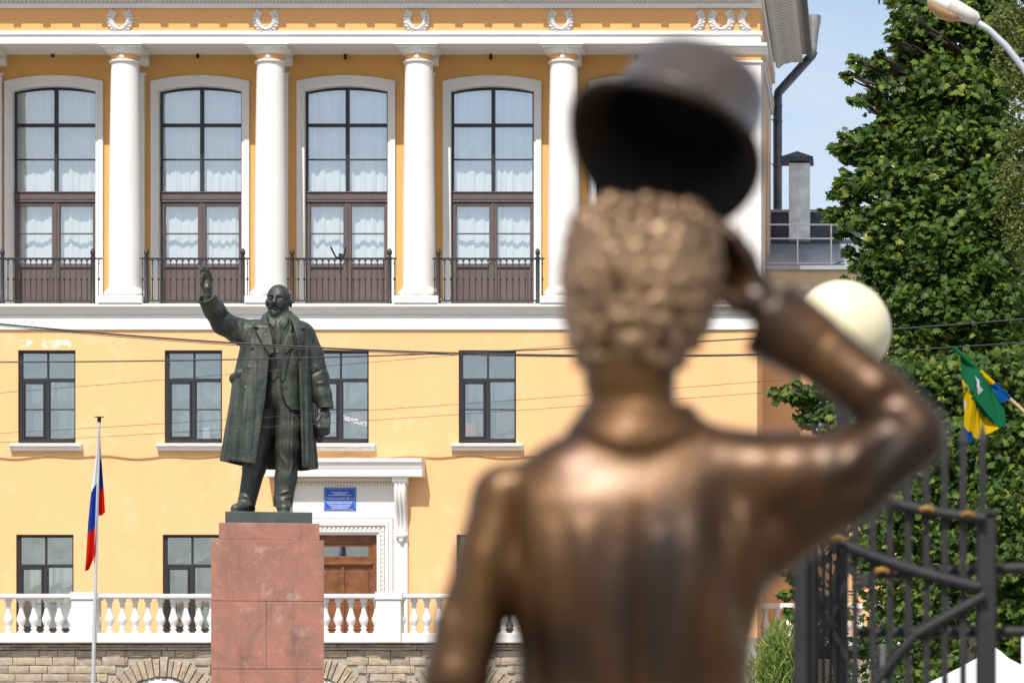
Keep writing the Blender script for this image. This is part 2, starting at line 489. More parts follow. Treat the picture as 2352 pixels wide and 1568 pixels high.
def leaf_mat(name, dark, mid, light, trans=.3):
    m = bpy.data.materials.new(name); m.use_nodes = True
    nt = m.node_tree; nt.nodes.clear()
    out = nt.nodes.new('ShaderNodeOutputMaterial')
    g = nt.nodes.new('ShaderNodeNewGeometry')
    c = ramp(nt, g.outputs['Random Per Island'], [(.0, dark), (.55, mid), (.9, light), (1.0, tuple(np.array(light)*np.array((1.5, 1.25, .9))))])
    d = nt.nodes.new('ShaderNodeBsdfPrincipled'); nt.links.new(c, d.inputs['Base Color'])
    d.inputs['Roughness'].default_value = .5; d.inputs['Specular IOR Level'].default_value = .22
    t = nt.nodes.new('ShaderNodeBsdfTranslucent')
    nt.links.new(mixc(nt, 1.0, c, (1.6, 1.5, .5), 'MULTIPLY'), t.inputs['Color'])
    mx = nt.nodes.new('ShaderNodeMixShader'); mx.inputs[0].default_value = trans
    nt.links.new(d.outputs[0], mx.inputs[1]); nt.links.new(t.outputs[0], mx.inputs[2])
    nt.links.new(mx.outputs[0], out.inputs['Surface'])
    return m
MT['maple'] = leaf_mat('maple_leaf', (.020, .047, .008), (.052, .104, .017), (.140, .192, .034), .36)
MT['birch'] = leaf_mat('birch_leaf', (.06, .085, .02), (.10, .13, .035), (.16, .17, .05))
MT['thuja'] = leaf_mat('shrub_leaf', (.06, .10, .015), (.11, .16, .03), (.20, .24, .06))

# ================================================================ THE PLACE
YF = 75.0      # lower facade
YL = 76.4      # wall at the back of the loggia
YC = 75.25     # column axes
YE = 74.8      # front of the entablature
YB = 71.5      # terrace balustrade
YW = 79.2      # wing facade
YBK = 84.0     # rear of the main block
XR = X(1748, YE)   # right end of the colonnade block
XLEFT = X(-420, YF)

# ground
g = MB(); g.add([(-400, -200, 0), (400, -200, 0), (400, 1500, 0), (-400, 1500, 0)], [(0, 1, 2, 3)])
go = g.build('ground', MT['asphalt'], origin=(0, 0, 0)); go['kind'] = 'structure'

# ---------------------------------------------------------------- palace
pal = thing('palace_building', 'yellow stucco palace of culture with white columns and tall arched windows', 'building', (X(800, YF), YF, 0))

def wall_holes(mb, x0, x1, z0, z1, holes, y, depth=.3, mi=0):
    xs = sorted({x0, x1, *[h[0] for h in holes], *[h[1] for h in holes]})
    zs = sorted({z0, z1, *[h[2] for h in holes], *[h[3] for h in holes]})
    for i in range(len(xs)-1):
        for j in range(len(zs)-1):
            cx, cz = (xs[i]+xs[i+1])/2, (zs[j]+zs[j+1])/2
            if any(h[0] < cx < h[1] and h[2] < cz < h[3] for h in holes): continue
            mb.add([(xs[i], y, zs[j]), (xs[i+1], y, zs[j]), (xs[i+1], y, zs[j+1]), (xs[i], y, zs[j+1])], [(0, 1, 2, 3)], mi)
    for a, b, c, d in holes:
        mb.add([(a,y,c),(b,y,c),(b,y,d),(a,y,d),(a,y+depth,c),(b,y+depth,c),(b,y+depth,d),(a,y+depth,d)],
               [(0,4,5,1),(1,5,6,2),(2,6,7,3),(3,7,4,0)], mi)

LOW = [-229, 107.5, 444, 781, 1119.5, 1456]          # centres of the small windows
LW = 66
UPC = [-211, 124, 459.5, 794.5, 1130, 1465]          # centres of the tall windows
row2 = [(X(c-LW, YF), X(c+LW, YF), Z(1017, YF), Z(804, YF)) for c in LOW]
row1 = [(X(c-4.5-LW, YF), X(c-4.5+LW, YF), Z(1452, YF), Z(1227, YF)) for i, c in enumerate(LOW) if i != 3]
door_hole = (X(706, YF), X(866, YF), Z(1462, YF)+.01, Z(1228, YF))
XRL = X(1739, YF)
m = MB(); wall_holes(m, XLEFT, XRL, 0, Z(757, YF), row2 + row1 + [door_hole], YF, .22)
m.add([(XRL, YF, 0), (XRL, YBK, 0), (XRL, YBK, Z(757, YF)), (XRL, YF, Z(757, YF))], [(0, 1, 2, 3)])
m.build('facade_wall', MT['yellow'], pal)

# white band and ledge below the columns
zb0, zb1 = Z(757, YF-.06), Z(722, YF-.06)
m = MB()
m.bbox(XLEFT, XRL+.06, YF-.06, YF+.3, zb0, zb1, .01)
nseg = 60                                            # slightly wavy plaster band
m.build('plaster_band', MT['white'], pal)
zs0 = Z(703.5, YF-.26); zs1 = Z(697, YF-.26)
m = MB()
m.prism_x([(YF-.26, zs0), (YF-.26, zs1), (YL+.1, zs1), (YL+.1, zb1+.002), (YF-.09, zb1+.002), (YF-.10, zb1+.05), (YF-.15, zs0-.03), (YF-.24, zs0-.012)], XLEFT, XRL+.24)
m.build('ledge', MT['white'], pal)
ZFL = zs1                                            # loggia floor

# loggia back wall
zl1 = Z(96, YL)
uph = []
for c in UPC:
    uph.append((X(c-95.5, YL), X(c+97.5, YL), ZFL, Z(197, YL)))
m = MB(); wall_holes(m, XLEFT, XR-.02, ZFL-.3, zl1+.4, uph, YL, .05)
m.build('loggia_wall', MT['loggia'], pal)

# entablature: architrave, frieze, bed moulding, cornice
zA0, zA1, zA2, zF1 = Z(101, YE), Z(85, YE), Z(72, YE), Z(20, YE)
m = MB()
m.bbox(XLEFT, XR, YE, YE+.9, zA0, zA1, .008)
m.bbox(XLEFT, XR+.008, YE-.008, YE+.9, zA1+.002, zA1+.035, .004)
m.bbox(XLEFT, XR+.035, YE-.035, YE+.9, zA1+.037, zA2, .012)
m.box(XR-.9, XR-.001, YE+.9, YBK-.02, zA0+.001, zA1)
m.box(XR-.9, XR+.033, YE+.9, YBK, zA1+.037, zA2-.001)
m.build('architrave', MT['white'], pal, smooth=False)
m = MB()
m.box(XLEFT, XR-.02, YE+.902, YL+.1, zA0+.06, zA0+.2)
m.build('loggia_ceiling', MT['white'], pal)
m = MB()
m.box(XLEFT, XR-.02, YE+.02, YE+.6, zA2+.002, zF1)
m.box(XR-.6, XR-.021, YE+.602, YBK-.02, zA2+.002, zF1)
m.build('frieze', MT['frieze'], pal)
zT = Z(-51, YE)                                     # soffit of the cornice
m = MB()
m.prism_x([(YE-.03, zF1+.002), (YE-.07, zF1+.06), (YE-.09, zF1+.10), (YE+.5, zF1+.10), (YE+.5, zF1+.002)], XLEFT, XR+.02)
m.prism_x([(YE-.02, zF1+.105), (YE-.02, zT), (YE+.5, zT), (YE+.5, zF1+.105)], XLEFT, XR)
m.box(XR-.55, XR+.06, YE+.5, YBK, zF1+.002, zF1+.10)
m.box(XR-.55, XR, YE+.5, YBK-.02, zF1+.105, zT)
m.build('bed_moulding', MT['white'], pal)
# egg and dart row, front and right side
m = MB()
pitch = .105
nx = int((XR - X(-20, YE)) / pitch)
for i in range(nx):
    x = X(-20, YE) + i*pitch
    m.sphere((x, YE-.03, zF1+.19), .062, 8, 5, sc=(.62, .8, 1.25))
for i in range(60):
    m.sphere((XR+.02, YE+.1+i*.15, zF1+.19), .07, 8, 5, sc=(.8, .62, 1.25))
m.build('egg_and_dart', MT['cream'], pal, smooth=True)
OV = .80
m = MB()
m.box(XLEFT, XR+OV, YE-OV, YBK+OV, zT, zT+.22)
m.prism_x([(YE-OV-.02, zT+.222), (YE-OV-.16, zT+.40), (YE-OV-.16, zT+.45), (YBK+OV, zT+.45), (YBK+OV, zT+.222)], XLEFT, XR+OV+.12)
m.build('cornice', MT['white'], pal)
m = MB()
m.add([(XLEFT, YE-OV-.2, zT+.455), (XR+OV+.2, YE-OV-.2, zT+.455), (XR+OV+.2, YBK+OV+.2, zT+.455), (XLEFT, YBK+OV+.2, zT+.455),
       (XLEFT, YE+4, zT+1.6), (XR-3, YE+4, zT+1.6), (XR-3, YBK-3, zT+1.6), (XLEFT, YBK-3, zT+1.6)],
      [(0,1,5,4),(1,2,6,5),(2,3,7,6),(4,5,6,7)])
m.build('roof', MT['roof'], pal)
# modillions under the cornice: their shadows notch the frieze
md = MB(); md.box(-.095, .095, -OV+.012, -.03, -.115, -.002)
md.v = [(x+X(25, YE), y+YE, z+zT) for x, y, z in md.v]
md0 = md.build('modillion', MT['white'], pal)
step = .725
for i in range(1, 26):
    copy_part(md0, 'modillion', pal, (i*step, 0, 0))
for i in range(1, 3): copy_part(md0, 'modillion', pal, (-i*step, 0, 0))
# curved consoles along the right side eaves
ms = MB()
pr = [(XR+.07, -.26), (XR+.16, -.29), (XR+.30, -.17), (XR+.46, -.14), (XR+.56, -.09), (XR+.70, -.07), (XR+.70, -.002), (XR+.07, -.002)]
ms.prism([(a, b+zT) for a, b in pr], YE+.3, YE+.43)
ms0 = ms.build('modillion', MT['white'], pal)
for i in range(1, 31): copy_part(ms0, 'modillion', pal, (0, i*.30, 0))
m = MB()   # gutter along the right eave
m.box(XR+OV+.125, XR+OV+.27, YE-OV, YBK+OV+.1, zT+.10, zT+.30)
m.build('gutter', MT['frame_dark'], pal)

# right side wall of the colonnade block with its anta and panels
m = MB()
m.box(XR-.5, XR-.06, YE+1.3, YBK, ZFL, zA0)
m.build('side_wall', MT['frieze'], pal)
m = MB()
m.box(XR-.5, XR-.03, YE+3.2, YE+3.8, ZFL+.01, zA0-.3)
m.box(XR-.5, XR-.025, YE+6.6, YE+7.2, ZFL+.01, zA0-.3)
m.build('side_pilaster', MT['white'], pal)
m = MB(); m.box(XLEFT, XR-.7, YBK-.3, YBK-.01, 0, zT); m.build('rear_wall', MT['yellow'], pal)
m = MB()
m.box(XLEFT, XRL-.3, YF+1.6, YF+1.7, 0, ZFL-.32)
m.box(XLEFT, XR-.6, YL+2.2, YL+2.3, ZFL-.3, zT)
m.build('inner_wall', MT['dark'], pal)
# corner pier
xp0 = X(1598, YE)
m = MB()
zcap = Z(146, YE)
m.bbox(xp0, XR, YE+.02, YE+1.3, ZFL+.3, zcap, .01)
m.bbox(xp0-.10, XR+.10, YE-.08, YE+1.4, ZFL+.002, ZFL+.16, .02)
m.bbox(xp0-.06, XR+.06, YE-.04, YE+1.36, ZFL+.162, ZFL+.298, .05)
m.bbox(xp0-.05, XR+.04, YE-.03, YE+1.34, zcap+.001, zcap+.07, .02)
m.build('corner_pier', MT['rough_white'], pal)
m = MB(); m.box(xp0, XR, YE+.022, YE+1.3, zcap+.072, zcap+.22); m.build('pier_necking', MT['frieze'], pal)
m = MB()
m.prism_x([(YE+.01, zcap+.222), (YE-.02, zcap+.26), (YE-.11, zcap+.34), (YE-.11, zcap+.40), (YE-.16, zcap+.402), (YE-.16, zA0-.003), (YE+.9, zA0-.003), (YE+.9, zcap+.222)], xp0-.14, XR+.15)
m.build('pier_capital', MT['white'], pal)

# ---------------------------------------------------------------- columns
COLX = [-54, 279.5, 615.5, 957.5, 1292]
zc_top = Z(141, YC-.38)
def rosette(mb, x, y, z, r):
    mb.sphere((x, y, z), r*.55, 8, 5, sc=(1, .6, 1))
    for k in range(6):
        a = math.pi/3*k + .5
        mb.sphere((x + r*.62*math.cos(a), y, z + r*.62*math.sin(a)), r*.42, 7, 4, sc=(1, .5, 1))
prev = None
for i, cx in enumerate(COLX):
    x = X(cx, YC-.35)
    h = zc_top - (ZFL+.45)
    prof = [(.405, ZFL+.45)]
    for t in np.linspace(0, 1, 13):
        prof.append((.405 - .065*t**1.7, ZFL+.45 + h*t))
    sh = MB(); sh.lathe(prof, x, YC, 40)
    so = sh.build('column', MT['white'], pal, smooth=True, angle=40)
    cap = MB()
    z = zc_top
    pr = [(.345, z+.001), (.385, z+.012), (.395, z+.035), (.385, z+.058), (.345, z+.066)]
    cap.lathe(pr, x, YC, 36)
    cap.lathe([(.36, z+.205), (.385, z+.22), (.39, z+.235), (.43, z+.27), (.485, z+.315), (.50, z+.33)], x, YC, 36)
    cap.bbox(x-.49, x+.49, YC-.49, YC+.49, z+.332, z+.385, .01)
    cap.bbox(x-.535, x+.535, YC-.535, YC+.535, z+.387, zA0-.004, .012)
    cap.build('capital', MT['white'], so, smooth=True, angle=35)
    nk = MB(); nk.lathe([(.343, z+.068), (.343, z+.203)], x, YC, 36); nk.build('necking', MT['frieze'], so, smooth=True, angle=40)
    rs = MB(); rosette(rs, x, YC-.355, z+.14, .07); rs.build('rosette', MT['white'], so, smooth=True)
    bs = MB()
    bs.lathe([(.45, ZFL+.19), (.50, ZFL+.21), (.525, ZFL+.26), (.525, ZFL+.30), (.49, ZFL+.355), (.44, ZFL+.375), (.43, ZFL+.41), (.406, ZFL+.449)], x, YC, 36)
    bs.bbox(x-.545, x+.545, YC-.545, YC+.545, ZFL+.003, ZFL+.189, .02)
    bs.build('column_base', MT['rough_white'], so, smooth=True, angle=35)
    # pilaster on the wall behind
    pl = MB()
    pl.box(x-.24, x+.22, YL-.10, YL+.02, ZFL+.002, zc_top-.05)
    pl.bbox(x-.28, x+.26, YL-.14, YL+.02, zc_top-.05, zc_top+.01, .015)
    pl.build('pilaster', MT['white'], pal)
    pl = MB()
    pl.prism_x([(YL-.11, zc_top+.18), (YL-.14, zc_top+.24), (YL-.24, zc_top+.34), (YL-.24, zA0+.05), (YL+.02, zA0+.05), (YL+.02, zc_top+.18)], x-.36, x+.34)
    pl.build('pilaster_capital', MT['white'], pal)

# ---------------------------------------------------------------- wreaths on the frieze
def oak_leaf(mb, cx, cz, ang, L, y):
    """lobed relief leaf in the facade plane"""
    ca, sa = math.cos(ang), math.sin(ang)
    out = []
    for t, wd in ((0, .10), (.15, .28), (.28, .16), (.42, .40), (.55, .20), (.70, .36), (.82, .16), (1.0, .02)):
        out.append((t, wd))
    L1 = [(t*L, wd*L) for t, wd in out]; R1 = [(t*L, -wd*L) for t, wd in out[::-1]]
    pts = L1 + R1
    n = len(pts); vs = []
    for a, b in pts: vs.append((cx + a*ca - b*sa, y-.012, cz + a*sa + b*ca))
    mid = []
    for t, wd in out: mid.append((cx + t*L*ca, y-.05-.02*math.sin(3.1*t), cz + t*L*sa))
    k = len(out)
    vv = vs + mid
    fs = []
    for i in range(k-1):
        fs.append((i, i+1, n+i+1, n+i))
        a, b = n-1-i, n-2-i
        fs.append((a, n+i, n+i+1, b))
    for i in range(n):                                # edge walls back to the frieze
        j = (i+1) % n
        vv += [(vs[i][0], y+.005, vs[i][2]), (vs[j][0], y+.005, vs[j][2])]
        fs.append((i, len(vv)-2, len(vv)-1, j))
    mb.add(vv, fs)
def wreath(cx, sides=(1, -1)):
    mb = MB()
    y = YE+.02
    xc, zc = X(cx, y), Z(46, y)
    a, b = .215, .235
    for s in sides:
        for i in range(7):
            t = -math.pi/2 + (i+.3)/7*(math.pi*.70)
            px, pz = xc + s*a*math.cos(t), zc + b*math.sin(t)
            tx, tz = -s*a*math.sin(t), b*math.cos(t)
            ang = math.atan2(tz, tx)
            oak_leaf(mb, px, pz, ang + .50*s, .150, y-.012)
            oak_leaf(mb, px, pz, ang - .62*s, .165, y-.006)
            oak_leaf(mb, px, pz, ang, .13, y-.022)
            if i % 2: mb.sphere((px, y-.05, pz), .028, 7, 4)
    if len(sides) == 2: mb.sphere((xc, y-.03, zc-b), .06, 8, 5, sc=(1.4, .8, .7))
    o = mb.build('wreath', MT['white'], pal)
    return o
for cx in (276, 611.5, 957, 1288, 1657): wreath(cx)
wreath(1590, (1,)); wreath(1726, (-1,))

# small dark lamps under the loggia ceiling
for cx, cy in ((121, 129), (454, 131), (793, 134), (1127, 134), (1462, 136)):
    m = MB(); c = P(cx, cy, YL-.12)
    m.lathe([(.012, .11), (.03, .10), (.045, .02), (.04, -.03), (.0, -.04)], 0, 0, 10)
    m.v = [(a+c.x, b+c.y, d+c.z) for a, b, d in m.v]
    m.tube([(c.x, c.y, c.z+.1), (c.x, YL+.01, c.z+.12)], .012, 6)
    m.build('wall_lamp', MT['iron'], pal, smooth=True)

# ---------------------------------------------------------------- tall arched windows with balcony doors
YG = YL+.20
def arc_pts(xc, hw, zs, za, n=14):
    """segmental arc from left spring to right spring"""
    rise = za - zs
    R = (hw*hw + rise*rise)/(2*rise)
    a = math.asin(hw/R)
    return [(xc + R*math.sin(t), za - R + R*math.cos(t)) for t in np.linspace(-a, a, n)]
def tall_window(c, idx):
    xc = X(c, YL)
    k = YL/F
    hw = 95.5*k; xc += 1.0*k
    zsp, zap = Z(207, YL), Z(198.5, YL)
    zsp = Z(210, YL)
    inner = [(xc-hw, ZFL+.004)] + arc_pts(xc, hw, zsp, zap) + [(xc+hw, ZFL+.004)]
    ho = 113*k
    outer = [(xc-ho, ZFL+.004)] + arc_pts(xc, ho, Z(188, YL), Z(174.5, YL)) + [(xc+ho, ZFL+.004)]
    mid = [(xc-(ho*.35+hw*.65), ZFL+.004)] + arc_pts(xc, ho*.35+hw*.65, Z(203, YL), Z(190.5, YL)) + [(xc+(ho*.35+hw*.65), ZFL+.004)]
    m = MB()
    n = len(inner)
    rings = [[(x, YG+.05, z) for x, z in inner], [(x, YL-.05, z) for x, z in inner], [(x, YL-.055, z) for x, z in mid],
             [(x, YL-.085, z) for x, z in mid], [(x, YL-.085, z) for x, z in outer], [(x, YL+.01, z) for x, z in outer]]
    vs = [p for r in rings for p in r]
    fs = []
    for r in range(len(rings)-1):
        for i in range(n-1):
            fs.append((r*n+i, r*n+i+1, (r+1)*n+i+1, (r+1)*n+i))
    m.add(vs, fs)
    sur = m.build('window_surround', MT['white'], pal)
    # frame
    f = MB()
    y0, y1 = YG-.05, YG+.05
    t = .055
    ai = arc_pts(xc, hw-t, zsp-t*.3, zap-t)
    ao = arc_pts(xc, hw-.002, zsp, zap-.002)
    zt0, zt1 = Z(462, YG), Z(441, YG)                 # transom beam
    def strip(a, b):
        vs = [(x, y0, z) for x, z in a] + [(x, y0, z) for x, z in b] + [(x, y1, z) for x, z in a] + [(x, y1, z) for x, z in b]
        q = len(a); fs = []
        for i in range(q-1):
            fs += [(i, i+1, q+i+1, q+i), (2*q+i, 3*q+i, 3*q+i+1, 2*q+i+1), (i, 2*q+i, 2*q+i+1, i+1), (q+i, q+i+1, 3*q+i+1, 3*q+i)]
        f.add(vs, fs)
    strip(ai, ao)
    f.bbox(xc-hw+.002, xc-hw+t, y0, y1, zt1, zsp, .006)
    f.bbox(xc+hw-t, xc+hw-.002, y0, y1, zt1, zsp, .006)
    f.bbox(xc-.047, xc+.047, y0+.004, y1, zt1, zap-t-.002, .006)
    zr = Z(288.5, YG)
    f.bbox(xc-hw+t, xc+hw-t, y0+.008, y1-.004, zr-.042, zr+.042, .006)
    zr2 = Z(367, YG)
    f.bbox(xc-hw+t, xc+hw-t, y0+.02, y1-.01, zr2-.018, zr2+.018, .004)
    win = f.build('arched_window', MT['frame_dark'], pal)
    b = MB()
    b.bbox(xc-hw+.002, xc+hw-.002, y0-.03, y1-.001, zt0+.01, zt1-.04, .02)
    b.bbox(xc-hw+.002, xc+hw-.002, y0-.06, y1, zt1-.038, zt1-.002, .012)
    b.bbox(xc-hw+.002, xc+hw-.002, y0-.05, y1, zt0-.045, zt0+.008, .012)
    b.build('transom', MT['wood_dark'], win)
    for sx in (-1, 1):
        xa, xb = (xc-hw+t, xc-.047) if sx < 0 else (xc+.047, xc+hw-t)
        for (za, zb) in ((zt1, zr2-.018), (zr2+.018, zr-.042)):
            p = MB(); p.box(xa-.01, xb+.01, YG-.004, YG+.004, za-.005, zb+.005); p.build('pane', MT['glass'], win)
        top = [q for q in ai if (q[0] <= xb+.02 and q[0] >= xa-.02)]
        pts = [(xa-.01, zr+.04), (xb+.01, zr+.04)]
        tp = [q for q in ai if xa-.01 < q[0] < xb+.01]
        zl = np.interp([xa-.01, xb+.01], [q[0] for q in ai], [q[1] for q in ai])
        poly = pts + [(xb+.01, zl[1])] + tp[::-1] + [(xa-.01, zl[0])]
        p = MB(); p.prism(poly, YG-.004, YG+.004); p.build('pane', MT['glass'], win)
    # balcony doors
    zd0, zd1 = ZFL+.02, zt0-.05
    for sx in (-1, 1):
        xa, xb = (xc-hw+.03, xc-.012) if sx < 0 else (xc+.012, xc+hw-.03)
        d = MB()
        st = .088
        ga, gb = xa+st, xb-st
        zg0, zg1 = Z(606, YG), zd1-.085
        d.bbox(xa, ga, y0-.012, y1, zd0, zd1, .01); d.bbox(gb, xb, y0-.012, y1, zd0, zd1, .01)
        d.bbox(ga, gb, y0-.01, y1, zg1, zd1-.001, .01)
        d.bbox(ga, gb, y0-.01, y1, zg0-.10, zg0, .01)
        d.bbox(ga, gb, y0-.01, y1, zd0, zd0+.13, .01)
        zm = Z(537, YG); d.bbox(ga, gb, y0+.015, y1-.01, zm-.015, zm+.015, .004)
        leaf = d.build('balcony_door', MT['wood_dark'], win)
        p = MB(); p.bbox(ga-.01, gb+.01, YG-.012, YG+.03, zd0+.12, zg0-.09, .004)
        p.bbox(ga+.05, gb-.05, YG-.03, YG+.02, zd0+.19, zg0-.16, .02); p.build('door_panel', MT['wood_dark'], win)
        for za, zb in ((zg0, zm-.015), (zm+.015, zg1)):
            p = MB(); p.box(ga-.01, gb+.01, YG-.004, YG+.004, za-.005, zb+.005); p.build('pane', MT['glass'], win)
    m = MB(); m.bbox(xc-.028, xc+.028, y0-.035, y0-.013, zd0, zd1, .01); m.build('meeting_stile', MT['wood_dark'], win)
    h = MB(); zh = Z(596, YG); h.tube([(xc-.02, y0-.04, zh), (xc-.02, y0-.09, zh), (xc-.14, y0-.09, zh)], .012, 6); h.build('door_handle', MT['iron'], win)
    return xc, hw, zap

def curtain_sheet(mb, x0, x1, z0, z1, y, amp, waves, seed, hem=0.0):
    r = random.Random(seed)
    n = int((x1-x0)/.022); mrow = 6
    ph = [r.uniform(0, 6.28) for _ in range(4)]
    vs = []
    for j in range(mrow+1):
        t = j/mrow
        for i in range(n+1):
            s = i/n
            a = amp*(.45+.55*(1-t*.3))
            d = a*(math.sin(s*waves*6.283 + ph[0] + .9*math.sin(s*9+ph[1])) + .45*math.sin(s*waves*2.6*6.283+ph[2]) + .6*math.sin(s*waves*.37*6.283+ph[3]+t))
            vs.append((x0+(x1-x0)*s, y+d, z1+(z0-z1)*t))
    fs = []
    for j in range(mrow):
        for i in range(n):
            a = j*(n+1)+i
            fs.append((a, a+1, a+n+2, a+n+1))
    mb.add(vs, fs)
ORD = ['far left edge', 'leftmost', 'second', 'third', 'fourth', 'fifth']
ctext = {0: 'pale voile curtain behind the arched window cut by the left picture edge',
         1: 'pale voile curtain in the tall arched window above the left flag',
         2: 'pale voile curtain in the tall arched window behind the raised bronze hand',
         3: 'pale voile curtain in the tall arched window right above the dark statue',
         4: 'pale voile curtain in the tall arched window left of the bronze hat',
         5: 'pale voile curtain in the tall arched window mostly hidden by the bronze hat'}
for i, c in enumerate(UPC):
    if i == 0: continue
    xc, hw, zap = tall_window(c, i)
    mb = MB()
    rr = random.Random(50+i)
    mid = xc + rr.uniform(-.15, .15)
    curtain_sheet(mb, xc-hw-.12, mid+.06, ZFL+.08, zap+.15, YG+.17, rr.uniform(.022, .036), rr.uniform(2.6, 5.5), 100+i*7)
    curtain_sheet(mb, mid-.06, xc+hw+.12, ZFL+.08, zap+.15, YG+.18, rr.uniform(.022, .036), rr.uniform(2.6, 5.0), 200+i*7)
    tag(mb.build('curtain', MT['curtain'], smooth=True), ctext[i], 'curtain', 'curtains of the tall windows')

# ---------------------------------------------------------------- wrought iron balcony railings
YR = YE+.12
RAIL = [((-323, -122), -341, -106), ((5.5, 213), -18, 235), ((336.5, 558), 322, 573), ((671, 895), 655, 911), ((1007, 1235), 993, 1251), ((1344, 1560), 1326, 1585)]
zr0, zr1 = Z(690, YR), Z(594, YR)
# shared pieces
xr0 = 0.0
def rail_baluster(h):
    mb = MB()
    mb.lathe([(.011, 0), (.016, .05), (.011, .10), (.011, h*.48), (.026, h*.50), (.030, h*.52), (.026, h*.54), (.011, h*.56), (.011, h-.13), (.022, h-.125), (.020, h-.10), (.013, h-.09), (.013, h)], 0, 0, 7)
    return mb
hb = zr1 - zr0 - .02
bal_mesh = None; post_mesh = None; fin_mesh = None; loop_mesh = None
for ri, ((pa, pb), ea, eb) in enumerate(RAIL):
    if ri == 0: continue
    xa, xb = X(pa, YR), X(pb, YR); xe0, xe1 = X(ea, YR), X(eb, YR)
    m = MB()
    m.bbox(xe0, xe1, YR-.03, YR+.03, zr1-.015, zr1+.02, .006)
    m.bbox(xa, xb, YR-.018, YR+.018, zr0-.02, zr0+.012, .004)
    if ri == 3:   # flag holder clamped to the rail
        xm = X(783, YR)
        m.box(xm-.05, xm+.05, YR-.06, YR+.06, zr1-.02, zr1+.12)
        m.tube([(xm, YR-.05, zr1), (xm-.10, YR-.16, zr1+.02), (xm-.20, YR-.30, zr1+.24)], .022, 6)
        m.tube([(xm, YR-.05, zr1), (xm+.10, YR-.16, zr1+.02), (xm+.18, YR-.30, zr1+.24)], .022, 6)
        m.tube([(xm, YR-.07, zr1+.04), (xm, YR-.07, zr1-.38)], .016, 6)
    rail = m.build('balcony_railing', MT['iron'], pal)
    for xp in (xa, xb):
        if post_mesh is None:
            q = MB(); q.lathe([(.062, ZFL+.003), (.062, ZFL+.06), (.050, ZFL+.08), (.050, zr1-.02), (.066, zr1-.01), (.066, zr1+.03), (.04, zr1+.045)], xp, YR, 12)
            post_mesh = (q.build('post', MT['iron'], rail, smooth=True, angle=40), xp)
            q = MB()
            pr = [(.03, zr1+.045), (.05, zr1+.06), (.03, zr1+.075), (.045, zr1+.09), (.062, zr1+.12), (.058, zr1+.13), (.066, zr1+.15), (.058, zr1+.165), (.060, zr1+.185), (.048, zr1+.20), (.046, zr1+.22), (.028, zr1+.24), (.0, zr1+.26)]
            q.lathe(pr, xp, YR, 10); fin_mesh = (q.build('finial', MT['iron'], rail, smooth=True), xp)
        else:
            copy_part(post_mesh[0], 'post', rail, (xp-post_mesh[1], 0, 0)); copy_part(fin_mesh[0], 'finial', rail, (xp-fin_mesh[1], 0, 0))
    nb = 15
    xs = [xa + (xb-xa)*(j+1)/(nb+1) for j in range(nb)] + [(xe0+xa)/2-.02, (xe1+xb)/2+.03]
    lp = (xb-xa)/(nb+1)
    for j, xx in enumerate(xs):
        if bal_mesh is None:
            q = rail_baluster(hb); q.v = [(a+xx, b+YR, d+zr0) for a, b, d in q.v]
            bal_mesh = (q.build('baluster', MT['iron'], rail, smooth=True, angle=40), xx)
        else: copy_part(bal_mesh[0], 'baluster', rail, (xx-bal_mesh[1], 0, 0))
    # little arches between the balusters below the hand rail
    q = MB()
    for j in range(nb+1):
        x0 = xa + (xb-xa)*j/(nb+1)
        pts = [(x0 + lp*.5 + lp*.42*math.cos(t), YR, zr1-.075 + .06*math.sin(t)) for t in np.linspace(0, math.pi, 9)]
        q.tube(pts, .010, 5)
        if 0 < j: q.sphere((x0, YR, zr1-.04), .022, 6, 4)
    q.build('arch_trim', MT['iron'], rail)

